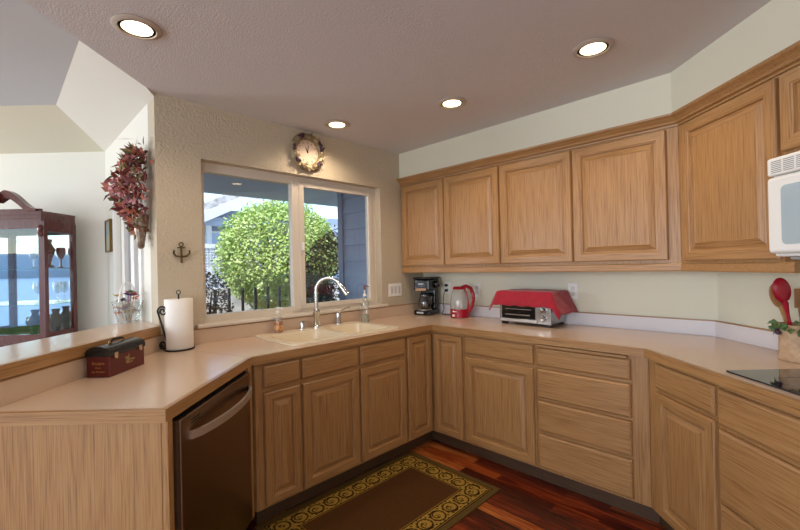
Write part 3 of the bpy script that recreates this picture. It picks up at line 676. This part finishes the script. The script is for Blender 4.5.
ob('emblem', m, mat('embossed_emblem', '#a08a60', .45, metal=.3), bx)
gilt = mat('gilt_lettering', '#c08a4a', .4, metal=.3)
for s_, z in (('Recipes', .054), ('from', .037), ('my Kitchen', .020)):
    text_mesh(s_, .018 if z > .05 else .012, (-.0006, BD/2, z), (R(90), 0, R(-90)), gilt, 'lettering', bx)
# paper towels
pt = thing('paper_towel_holder', 'black scrolled iron paper towel holder on the counter', 'towel holder', (.108, -2.225, Z1+.001), R(45))
ob('base', MB().lathe([(.078, 0), (.080, .003), (.078, .007), (.001, .008)], n=32), iron, pt)
ob('centre_rod', MB().tube([(0, 0, .0085), (0, 0, .318)], .005), iron, pt)
ob('finial', MB().tube([(.011*math.sin(x*math.pi/10), 0, .326-.011*math.cos(x*math.pi/10)) for x in range(20)], .0028, 6, closed=True), iron, pt)
def scroll(c0, r0, turns, a0_, sgn, n=26): return [(c0[0]+(r0*(1-.78*i/n))*math.cos(a0_+sgn*turns*2*math.pi*i/n), c0[1], c0[2]+(r0*(1-.78*i/n))*math.sin(a0_+sgn*turns*2*math.pi*i/n)) for i in range(n+1)]
sx, sy = -.070, -.055
top_s = scroll((sx+.010, sy, .225), .029, 1.6, R(180), -1); bot_s = scroll((sx+.010, sy, .036), .025, 1.6, R(0), -1)
ob('side_scroll', MB().tube(top_s[::-1]+bot_s, .0055, 8), iron, pt)
pr_ = tag(ob('paper_towel_roll', MB().lathe([(.021, .0), (.0715, .0), (.073, .002), (.073, .278), (.0715, .28), (.021, .28), (.021, 0)], n=40), paper), 'white paper towel roll on the iron holder', 'paper towels')
pr_.location = (.108, -2.225, Z1+.0095)
# glass basket on the ledge
bk_ = thing('glass_basket', 'small glass handled basket holding colourful flowers on the bar ledge', 'basket', (-.30, -2.392, BZ1+.001))
ob('bowl', MB().lathe([(.052, 0), (.056, .004), (.066, .05), (.078, .105), (.086, .13), (.083, .13), (.062, .05), (.05, .008), (.001, .006)], n=24), clear, bk_)
ob('handle', MB().tube([(.08*math.cos(math.pi*k/14)*.74, -.08*math.cos(math.pi*k/14)*.68, .128+.115*math.sin(math.pi*k/14)) for k in range(15)], .0055, 8), white_pl, bk_)
rnd = random.Random(11)
cols = [mat('petal_'+n_, c_, .7) for n_, c_ in (('pink', '#a83a55'), ('orange', '#d07a3a'), ('yellow', '#d9c24a'), ('violet', '#5a4470'), ('white', '#dfdde2'), ('green', '#5f7a4c'))]
for i in range(22):
    a = rnd.uniform(0, 6.28); rr = rnd.uniform(.005, .05); h = rnd.uniform(.05, .19); m = MB()
    c0 = Vector((rr*math.cos(a), rr*math.sin(a), h)) if h < .13 else Vector((rr*1.4*math.cos(a), rr*1.4*math.sin(a), h))
    m.tube([(c0.x*.3, c0.y*.3, .01), c0], .0016, 5)
    for k_ in range(9): m.leaf(c0, (math.cos(k_*.7), math.sin(k_*.7), rnd.uniform(-.3, .7)), (0, 0, 1), .032, .018)
    ob('flower', m, cols[i % 6], bk_)

# ------------------------------------------------------------------ things on the walls
ck = thing('wall_clock', 'round ornate gilt wall clock above the window', 'clock', (0.002, -1.288, 2.236), RA)
rx = Matrix.Rotation(R(90), 4, 'X')
ob('frame', MB().lathe([(.085, .0), (.142, 0), (.147, .012), (.138, .026), (.118, .036), (.100, .030), (.092, .018), (.092, .012), (.085, 0)], n=48, mtx=rx), gold, ck)
ob('dial', MB().lathe([(.092, .006), (.092, .010), (.001, .011)], n=40, mtx=rx), mat('dial_cream', '#d8c0ac', .5), ck)
for ang, ln, wd in ((118, .036, .005), (80, .05, .0035)):
    a = R(ang); ob('hand', MB().prism([(-wd, -.008), (wd, -.008), (wd*.4, ln), (-wd*.4, ln)], .0115, .013).xf(rx @ Matrix.Rotation(a-math.pi/2, 4, 'Z')), black, ck)
m = MB()
for h in range(12): m.prism([(-.002, .070), (.002, .070), (.002, .082), (-.002, .082)], .0108, .0118) if False else None
tick = MB()
for h in range(12): tick.add([tuple(rx @ Matrix.Rotation(h*math.pi/6, 4, 'Z') @ Vector(p_)) for p_ in ((-.002, .068, .0113), (.002, .068, .0113), (.002, .082, .0113), (-.002, .082, .0113))], [(0, 1, 2, 3)])
ob('hour_marks', tick, black, ck)
rnd = random.Random(2)
for ang in (122, 172, 218, 318, 20, 38):
    m = MB()
    for i in range(11):
        a = R(ang)+rnd.uniform(-.15, .15); r_ = .122+rnd.uniform(-.015, .015); m.ball((r_*math.cos(a), -.036-rnd.uniform(0, .006), r_*math.sin(a)), .0085, 0, 8)
    ob('grape_cluster', m, purple, ck)
for ang in (95, 145, 195, 245, 280, 345, 65):
    m = MB()
    for i in range(4): a = R(ang+i*9-14); m.leaf((.12*math.cos(a), -.036, .12*math.sin(a)), (math.cos(a+1.2*i), -.15, math.sin(a+1.2*i)), (0, -1, 0), .035, .02)
    ob('leaf', m, gold, ck)
an_ = thing('anchor_hook', 'small bronze anchor-shaped hook on tan wall left of window', 'hook', (.002, -2.176, 1.475), RA)
bronze = mat('bronze', '#5d4b2c', .45, metal=.7)
ob('shank', MB().tube([(0, -.008, .035), (0, -.010, -.055)], .0055).tube([(-.022, -.008, .028), (.022, -.008, .028)], .004).ball((0, -.009, -.056), .008), bronze, an_)
ob('ring', MB().tube([(.012*math.cos(x*.5236), -.008, .047+.012*math.sin(x*.5236)) for x in range(12)], .003, 6, closed=True), bronze, an_)
ob('flukes', MB().tube([(-.042, -.02, .012), (-.044, -.014, -.006), (-.03, -.01, -.022), (0, -.010, -.028), (.03, -.01, -.022), (.044, -.014, -.006), (.042, -.02, .012)], .0055), bronze, an_)
# silk flower wall pocket
wp = thing('flower_wall_pocket', 'burgundy silk flower arrangement in a pewter wall pocket', 'flower arrangement', (-.15, YW-.003, 1.50))
ob('pocket', MB().lathe([(.010, 0), (.018, .01), (.024, .06), (.034, .12), (.030, .126), (.040, .135), (.044, .20), (.036, .205), (.001, .2)], (.02, -.048, 0), n=16), pewter, wp)
rnd = random.Random(21)
def bunch(name, n, colr, zlo, zhi, ln, wd, spread=1):
    m = MB()
    for i in range(n):
        z = rnd.uniform(zlo, zhi); k_ = max(.35, 1-abs((z-.36)/.30)**1.6)
        y = -.006-.165*k_*rnd.random()**.8; x = rnd.uniform(-1, 1)*.17*k_*spread-.01
        m.leaf((x, min(y, -.012), z), (rnd.uniform(-1, 1), rnd.uniform(-1, .12), rnd.uniform(-.9, .9)), (rnd.uniform(-.4, .4), -1, rnd.uniform(-.2, .6)), ln*rnd.uniform(.7, 1.2), wd*rnd.uniform(.7, 1.2))
    m.v = [(x, min(y, -.004), z) for x, y, z in m.v]
    return ob(name, m, colr, wp)
bunch('burgundy_leaves', 130, mat('burgundy_leaf', '#8e4c4c', .85, noise='#6c343a', nscale=20), .18, .60, .065, .036)
bunch('rust_leaves', 190, mat('rust_leaf', '#b06a58', .7), .10, .60, .06, .03)
bunch('mauve_blossoms', 170, mat('mauve_petal', '#c78a98', .8, noise='#d9aab2', nscale=30), .25, .45, .038, .032, .8)
bunch('green_leaves', 170, mat('olive_leaf', '#6a6a42', .7, noise='#84855a', nscale=20), .06, .62, .06, .028)
bunch('dried_filler', 40, mat('dried_tan', '#b09a7a', .8), .35, .66, .09, .006)
pf = thing('wall_picture', 'small framed seascape picture on dining wall behind flowers', 'picture', (-1.33, YW-.002, 1.66))
ob('frame', MB().box(-.10, .10, -.02, 0, -.13, -.12).box(-.10, .10, -.02, 0, .12, .13).box(-.10, -.09, -.02, 0, -.12, .12).box(.09, .10, -.02, 0, -.12, .12), brass, pf)
ob('canvas', MB().box(-.09, .09, -.012, -.004, -.12, .12), mat('picture_paint', '#7fa6b8', .6, noise='#c7b98a', nscale=9), pf)

# ------------------------------------------------------------------ china cabinet
cc0 = P0+DL*.55+DN*.42
ch = thing('china_cabinet', 'dark cherry china cabinet with swan-neck pediment in the dining room', 'cabinet', (cc0.x, cc0.y, 0), R(45))
HX, HS = .375, .385       # half width of the flat front / of the canted sides
FP = [(-HX, 0), (HX, 0), (HS, .02), (HS, .30), (-HS, .30), (-HS, .02)]
ob('lower_case', MB().prism(FP, .0, .80), cherry, ch)
ob('waist_molding', MB().prism([(x*1.03, y*1.0-.012) for x, y in FP], .80, .85), cherry, ch)
ob('upper_floor', MB().prism(FP, .85, .87), cherry, ch)
ob('upper_top', MB().prism(FP, 1.755, 1.775), cherry, ch)
ob('cornice', MB().prism([(x*1.02, y-.012) for x, y in FP], 1.775, 1.80).prism([(x*1.05, y-.024) for x, y in FP], 1.80, 1.825), cherry, ch)
ob('mirror_back', MB().box(-HS+.02, HS-.02, .283, .296, .87, 1.755), mirror, ch, label='mirrored back panel')
for sx_ in (-1, 1):
    ob('corner_post', MB().box(sx_*HX-.022, sx_*HX+.022, -.004, .028, .87, 1.755).lathe([(.016, 0), (.020, .02), (.010, .035), (.018, .05), (.018, .07), (.006, .085)], (sx_*(HX-.004), -.006, 1.64), n=10), cherry, ch)
    ob('rear_post', MB().box(sx_*(HS-.008)-.014, sx_*(HS-.008)+.014, .262, .298, .87, 1.755), cherry, ch)
    a, b = Vector((sx_*(HS-.004), .029)), Vector((sx_*(HS-.004), .261)); dv = (b-a).normalized(); nv = Vector((dv.y, -dv.x))*.006
    for z0, z1, nm in ((.87, .93, 'side_rail'), (1.68, 1.755, 'side_rail')): ob(nm, MB().prism([tuple(a+nv), tuple(b+nv), tuple(b-nv), tuple(a-nv)], z0, z1), cherry, ch)
    nv2 = nv*.3; ob('side_glass', MB().prism([tuple(a+nv2), tuple(b+nv2), tuple(b-nv2), tuple(a-nv2)], .93, 1.68), cab_glass, ch)
ob('front_rail', MB().box(-HX+.022, HX-.022, 0, .02, 1.70, 1.755), cherry, ch)
ob('front_rail', MB().box(-HX+.022, HX-.022, 0, .02, .87, .92)  , cherry, ch)
ob('front_glass', MB().box(-HX+.022, HX-.022, .006, .010, .92, 1.70), cab_glass, ch)
shelf_glass = glassy('shelf_glass', (.85, .93, .9, 1), .2)
for z in (1.13, 1.40): ob('shelf', MB().prism([(-HX+.02, .03), (HX-.02, .03), (HX-.02, .28), (-HX+.02, .28)], z, z+.008), shelf_glass, ch)
for sx_ in (-1, 1):
    m = MB(); up_e, lo_e = [], []
    for k_ in range(21):
        u_ = k_/20; x = .36-.28*u_; zc = 1.842+.14*(.5-.5*math.cos(min(1, u_*1.22)*math.pi))-.16*max(0, u_-.82)
        up_e.append((x, zc)); lo_e.append((x, max(1.826, zc-.042-.02*u_)))
    for (x, z), (x2, z2) in zip(up_e, lo_e): m.v += [(sx_*x, -.03, z), (sx_*x, -.03, z2), (sx_*x, .02, z2), (sx_*x, .02, z)]
    for k_ in range(20):
        for q_ in range(4): m.f.append([k_*4+q_, k_*4+(q_+1) % 4, k_*4+4+(q_+1) % 4, k_*4+4+q_]); m.m.append(0); m.sm.append(False)
    m.f += [[0, 1, 2, 3], [80, 83, 82, 81]]; m.m += [0, 0]; m.sm += [False]*2
    ob('pediment_scroll', m, cherry, ch)
    ob('rosette', MB().lathe([(.034, 0), (.034, .02), (.022, .034), (.012, .03), (.001, .036)], (sx_*.085, -.028, 1.93), n=14, mtx=rx), cherry, ch)
ob('tympanum', MB().box(-.38, .38, -.006, .01, 1.826, 1.845), cherry, ch)
ob('finial', MB().lathe([(.03, 0), (.03, .02), (.014, .035), (.030, .07), (.026, .10), (.010, .13), (.016, .15), (.001, .175)], (0, 0, 1.826), n=14), cherry, ch)
# glassware inside the china cabinet
def in_cab(x, y, z): p_ = cc0+Vector((S, S, 0))*x+Vector((-S, S, 0))*y; return (p_.x, p_.y, z)
dk = mat('dark_silver', '#4c4a48', .25, metal=.9); ruby = mat('ruby_glass', '#5e1420', .1)
gob = [(.03, 0), (.03, .004), (.006, .012), (.005, .07), (.02, .085), (.032, .12), (.03, .16), (.027, .16), (.001, .09)]
vase = [(.035, 0), (.04, .01), (.014, .03), (.03, .09), (.045, .14), (.02, .19), (.028, .22), (.001, .215)]
for nm, lb, ca_, prof, mt, x, y, z in (
    ('footed_vase', 'dark silver footed vase on cabinet floor behind the side glass', 'vase', vase, dk, .315, .18, .871),
    ('footed_vase', 'dark silver footed vase on cabinet floor behind the front glass', 'vase', vase, dk, .19, .14, .871),
    ('goblet', 'dark goblet on the cabinet floor at the left picture edge', 'goblet', gob, dk, .10, .2, .871),
    ('candlestick', 'clear candlestick on middle shelf behind the cabinet side glass', 'candlestick', gob, clear, .32, .2, 1.139),
    ('goblet', 'clear goblet on middle shelf behind the cabinet front glass', 'goblet', gob, clear, .2, .16, 1.139),
    ('decanter', 'ruby decanter on top shelf behind the cabinet side glass', 'decanter', vase, ruby, .30, .14, 1.409),
    ('goblet', 'ruby goblet on top shelf nearest the cabinet corner', 'goblet', gob, ruby, .325, .225, 1.409),
    ('goblet', 'clear goblet on top shelf behind the cabinet front glass', 'goblet', gob, clear, .17, .16, 1.409)):
    o = ob(nm, MB().lathe(prof, n=16), mt); o.location = in_cab(x, y, z); tag(o, lb, ca_)

# ------------------------------------------------------------------ recessed ceiling lights
lens = mat('lamp_lens', '#fff1d8', .4, emit='#ffe2b4', estr=5.0)
lens_or = mat('lamp_baffle', '#a88a68', .5)
CANS = [(.671, -2.527, 'recessed ceiling light nearest the dining room opening'), (1.942, -.902, 'recessed ceiling light nearest the diagonal wall cabinets'),
        (1.073, -.887, 'recessed ceiling light above the kettle side of the kitchen'), (.276, -1.204, 'recessed ceiling light above the clock and window')]
for x, y, lb in CANS:
    t = thing('recessed_light', lb, 'ceiling light', (x, y, ZC), 0, 'recessed ceiling lights')
    ob('trim_ring', MB().lathe([(.070, -.001), (.092, -.001), (.094, -.004), (.088, -.009), (.072, -.012), (.069, -.008), (.070, -.001)], n=32), mat('trim_ring_white', '#b9aca0', .5) if 'trim_ring_white' not in MATS else MATS['trim_ring_white'], t)
    ob('baffle', MB().lathe([(.069, -.0075), (.069, -.0015), (.064, -.0015), (.064, -.0045), (.069, -.0075)], n=32), lens_or, t)
    ob('lens', MB().lathe([(.0635, -.002), (.0635, -.006), (.045, -.011), (.001, -.013)], n=32), lens, t)
    l = lamp('lamp', 'SPOT', (0, 0, -.03), 17, (1, .80, .58), spot_size=R(150), spot_blend=.6, shadow_soft_size=.05); l.parent = t

# ------------------------------------------------------------------ rug
def rug():
    x0, x1, y0, y1 = .575, 1.328, -2.02, -.83
    W, L = x1-x0, y1-y0; st = .0036; nx, ny = int(W/st), int(L/st)
    me = bpy.data.meshes.new('scroll_rug'); vs = []; cs = []
    olive, gold_, brown, dk_ = lin('#604c28'), lin('#a28238'), lin('#52351a'), lin('#2e1a0b')
    b0, b1 = .046, .165
    def scrollpat(u_, v_):            # u along the band in cells of .105, v across 0..1
        c = .105; k = math.floor(u_/c); lu = (u_/c-k)-.5; lv = (v_-.5)*1.08
        if k % 2: lv = -lv
        r = math.hypot(lu, lv); a = math.atan2(lv, lu)
        if abs(r-.40) < .045: return True
        if .12 < r < .37 and ((a/(2*math.pi)+r*2.6) % 1.0) < .20: return True
        if r < .13: return (math.cos(3*a) > .2) and r > .03
        if r > .44:
            return (math.sin(lu*19)*math.sin(lv*17+1)) > .55
        return False
    for j in range(ny+1):
        for i in range(nx+1):
            x, y = W*i/nx, L*j/ny; vs.append((x0+x, y0+y, .0075))
            dx, dy = min(x, W-x), min(y, L-y); d_ = min(dx, dy)
            if d_ < .034: c_ = olive
            elif d_ < .040: c_ = dk_
            elif d_ < b0: c_ = gold_
            elif d_ < b0+.005: c_ = dk_
            elif d_ < b1:
                v_ = (d_-b0-.005)/(b1-b0-.005); u_ = (y-.05) if dx < dy else (x-.05)
                c_ = dk_ if scrollpat(u_, v_) else gold_
            elif d_ < b1+.005: c_ = dk_
            elif d_ < b1+.011: c_ = gold_
            else: c_ = brown
            cs.append(c_)
    fs = [(j*(nx+1)+i, j*(nx+1)+i+1, (j+1)*(nx+1)+i+1, (j+1)*(nx+1)+i) for j in range(ny) for i in range(nx)]
    o_ = len(vs); vs += [(x0-.001, y0-.001, .001), (x1+.001, y0-.001, .001), (x1+.001, y1+.001, .001), (x0-.001, y1+.001, .001)]; cs += [olive]*4
    cn = [0, nx, (ny+1)*(nx+1)-1, ny*(nx+1)]
    for k in range(4): fs.append((o_+k, o_+(k+1) % 4, cn[(k+1) % 4], cn[k]))
    fs.append((o_+3, o_+2, o_+1, o_))
    me.from_pydata(vs, [], fs)
    at = me.color_attributes.new('pattern', 'FLOAT_COLOR', 'POINT')
    at.data.foreach_set('color', [q for c_ in cs for q in c_])
    m = bpy.data.materials.new('woven_rug'); m.use_nodes = True; n = m.node_tree.nodes; l = m.node_tree.links; p = n['Principled BSDF']
    a = n.new('ShaderNodeAttribute'); a.attribute_name = 'pattern'
    tc = n.new('ShaderNodeTexCoord'); nz = n.new('ShaderNodeTexNoise'); nz.inputs['Scale'].default_value = 160; nz.inputs['Detail'].default_value = 2
    l.new(tc.outputs['Object'], nz.inputs['Vector'])
    mx = n.new('ShaderNodeMix'); mx.data_type = 'RGBA'; mx.blend_type = 'MULTIPLY'; mx.inputs[0].default_value = .6
    l.new(a.outputs['Color'], mx.inputs[6])
    mr = n.new('ShaderNodeMapRange'); mr.inputs[1].default_value = .3; mr.inputs[2].default_value = .7; mr.inputs[3].default_value = .55; mr.inputs[4].default_value = 1.25
    l.new(nz.outputs['Fac'], mr.inputs[0]); l.new(mr.outputs[0], mx.inputs[7]); l.new(mx.outputs[2], p.inputs['Base Color'])
    p.inputs['Roughness'].default_value = .95; p.inputs['Specular IOR Level'].default_value = .1
    me.materials.append(m); o = bpy.data.objects.new('scroll_rug', me); COL.objects.link(o)
    tag(o, 'brown rug with gold scrollwork border on the plank floor', 'rug')
rug()

# ------------------------------------------------------------------ outside
siding = mat('blue_grey_siding', '#b6c8e0', .7)
struct('ground_patio', MB().box(-14, -.14, -2.1, 9, -.25, -.12), mat('patio_concrete', '#c9c4ba', .9, noise='#b4aea2', nscale=3))
struct('ground_lawn', MB().box(-40, 40, -15, -7.2, -.3, -.15), mat('lawn', '#4f7a32', .95, noise='#6d9440', nscale=2))
struct('ground_lake', MB().box(-150, 150, -250, -15.1, -.6, -.35), mat('lake_water', '#7fa3c4', .5))
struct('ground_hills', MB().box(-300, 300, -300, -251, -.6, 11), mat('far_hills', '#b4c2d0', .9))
m = MB()
for k in range(14): z = -.1+k*.17; m.add([(-.95, -.275, z), (-.15, -.275, z), (-.15, -.25, z+.17), (-.95, -.25, z+.17), (-.95, -.05, z), (-.15, -.05, z), (-.15, -.05, z+.17), (-.95, -.05, z+.17)],
   [(0, 1, 2, 3), (4, 7, 6, 5), (0, 4, 5, 1), (3, 2, 6, 7), (0, 3, 7, 4), (1, 5, 6, 2)])
struct('wall_wing', m, siding)
struct('trim_2', MB().box(-.985, -.91, -.29, -.268, -.1, 2.28), mat('corner_trim', '#8fa0b8', .6))
struct('ceiling_patio_cover', MB().box(-2.45, -.15, -2.15, 3.2, 2.30, 2.42), mat('patio_cover_blue', '#b4cfec', .75))
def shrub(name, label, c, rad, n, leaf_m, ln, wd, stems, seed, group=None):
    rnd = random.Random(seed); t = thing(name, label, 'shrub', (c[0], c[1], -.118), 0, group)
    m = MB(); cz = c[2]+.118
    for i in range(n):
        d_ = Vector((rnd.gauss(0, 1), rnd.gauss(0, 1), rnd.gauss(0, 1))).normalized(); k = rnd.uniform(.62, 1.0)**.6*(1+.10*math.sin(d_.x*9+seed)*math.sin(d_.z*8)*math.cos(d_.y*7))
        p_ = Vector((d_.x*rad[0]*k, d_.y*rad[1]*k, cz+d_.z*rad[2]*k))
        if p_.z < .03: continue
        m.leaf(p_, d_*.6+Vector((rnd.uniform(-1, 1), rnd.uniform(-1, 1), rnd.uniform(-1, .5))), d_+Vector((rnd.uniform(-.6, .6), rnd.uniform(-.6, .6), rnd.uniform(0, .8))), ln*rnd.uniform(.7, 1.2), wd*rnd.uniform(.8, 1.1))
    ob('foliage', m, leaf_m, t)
    s = MB()
    for i in range(stems):
        a = 6.28*i/stems; s.tube([(.05*math.cos(a), .05*math.sin(a), 0), (rad[0]*.3*math.cos(a), rad[1]*.3*math.sin(a), cz), (rad[0]*.55*math.cos(a), rad[1]*.55*math.sin(a), cz+rad[2]*.5)], [.022, .016, .006], 6)
    ob('stems', s, mat('bark', '#4d3a2a', .9) if 'bark' not in MATS else MATS['bark'], t)
def leaf_mat(name, c1, c2):
    m = mat(name, c1, .55, noise=c2, nscale=7)
    return m
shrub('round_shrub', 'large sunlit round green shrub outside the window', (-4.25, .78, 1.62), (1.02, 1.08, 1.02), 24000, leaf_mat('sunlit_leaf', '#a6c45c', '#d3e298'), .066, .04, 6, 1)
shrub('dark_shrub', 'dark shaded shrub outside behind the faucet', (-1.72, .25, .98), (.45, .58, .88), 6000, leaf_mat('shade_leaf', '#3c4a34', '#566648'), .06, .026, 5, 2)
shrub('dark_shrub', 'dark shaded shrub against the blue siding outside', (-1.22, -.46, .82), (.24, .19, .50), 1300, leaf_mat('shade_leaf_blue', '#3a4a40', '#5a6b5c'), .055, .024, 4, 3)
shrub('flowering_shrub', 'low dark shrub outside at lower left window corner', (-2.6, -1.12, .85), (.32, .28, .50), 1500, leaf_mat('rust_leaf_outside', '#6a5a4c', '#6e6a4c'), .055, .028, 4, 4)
# picket fence in front of the sunlit bank
fc = thing('picket_fence', 'dark metal picket fence outside below the shrub', 'fence', (-3.0, 0, -.118))
fm = mat('fence_dark', '#2b2e33', .6)
for k in range(24):
    y = -1.25+k*.19; ob('picket', MB().box(-.012, .012, y-.016, y+.016, 0, 1.22), fm, fc)
ob('rail', MB().box(-.03, -.013, -1.28, 3.2, .62, .66), fm, fc); ob('rail', MB().box(-.03, -.013, -1.28, 3.2, .2, .24), fm, fc)
struct('wall_garden', MB().box(-5.75, -5.6, -1.5, 8, -.12, 1.0), mat('garden_wall_white', '#e6e2da', .9, noise='#b9b6b0', nscale=4))
# neighbour's house
nb = thing('neighbor_house', 'blue-grey neighbouring house with pale tiled roof outside the window', 'house', (-7.6, 1.2, -.12))
ob('wall', MB().box(-3, -.1, -2.2, 6, 0, 3.0), mat('pale_blue_wall', '#9fb2c8', .8), nb)
sl = .50
ra, rb = (-1.4, 2.28), (1.6, 2.28+3.0*sl)
ob('roof', MB().add([(.55, ra[0], ra[1]+.22), (.55, rb[0], rb[1]+.22), (-3, rb[0], rb[1]+.22), (-3, ra[0], ra[1]+.22), (.55, ra[0], ra[1]+.42), (.55, rb[0], rb[1]+.42), (-3, rb[0], rb[1]+.42), (-3, ra[0], ra[1]+.42)],
    [(0, 1, 5, 4), (1, 2, 6, 5), (2, 3, 7, 6), (3, 0, 4, 7), (4, 5, 6, 7), (3, 2, 1, 0)]), mat('roof_tile', '#d8d2ce', .8, noise='#8f8a88', nscale=7), nb)
ob('fascia', MB().add([(.60, ra[0], ra[1]), (.60, rb[0], rb[1]), (.50, rb[0], rb[1]), (.50, ra[0], ra[1]), (.60, ra[0], ra[1]+.24), (.60, rb[0], rb[1]+.24), (.50, rb[0], rb[1]+.24), (.50, ra[0], ra[1]+.24)],
    [(0, 1, 5, 4), (1, 2, 6, 5), (2, 3, 7, 6), (3, 0, 4, 7), (4, 5, 6, 7), (3, 2, 1, 0)]), mat('fascia_white', '#e8ecf2', .6), nb)
ob('beam', MB().box(.1, .25, -1.2, 4, 2.55, 2.75), siding, nb)
ob('post', MB().box(.1, .24, -.62, -.5, 0, 2.55), white_pl, nb)
w_ = ob('window', MB().box(-.1, -.04, -.5, .15, 1.95, 2.45), white_pl, nb)
ob('pane', MB().box(-.045, -.03, -.44, .09, 2.0, 2.4), mat('far_pane', '#a9c0d8', .1), w_)
lt = thing('lattice_screen', 'white lattice screen outside left of the round shrub', 'screen', (-7.0, 0, -.12))
m = MB()
for k in range(-14, 26):
    y = -1.5+k*.13
    for dy in (1.9, -1.9):
        ya, yb = (y, y+dy) if dy > 0 else (y+1.9, y); m.add([(0, ya-.02, .1), (0, ya+.02, .1), (0, yb+.02, 2.0), (0, yb-.02, 2.0), (.012, ya-.02, .1), (.012, ya+.02, .1), (.012, yb+.02, 2.0), (.012, yb-.02, 2.0)], [(0, 1, 2, 3), (4, 7, 6, 5), (0, 3, 7, 4), (1, 5, 6, 2)])
ob('lattice', m, white_pl, lt)
ob('rail', MB().box(-.03, .04, -1.6, 4, 2.0, 2.09), white_pl, lt)
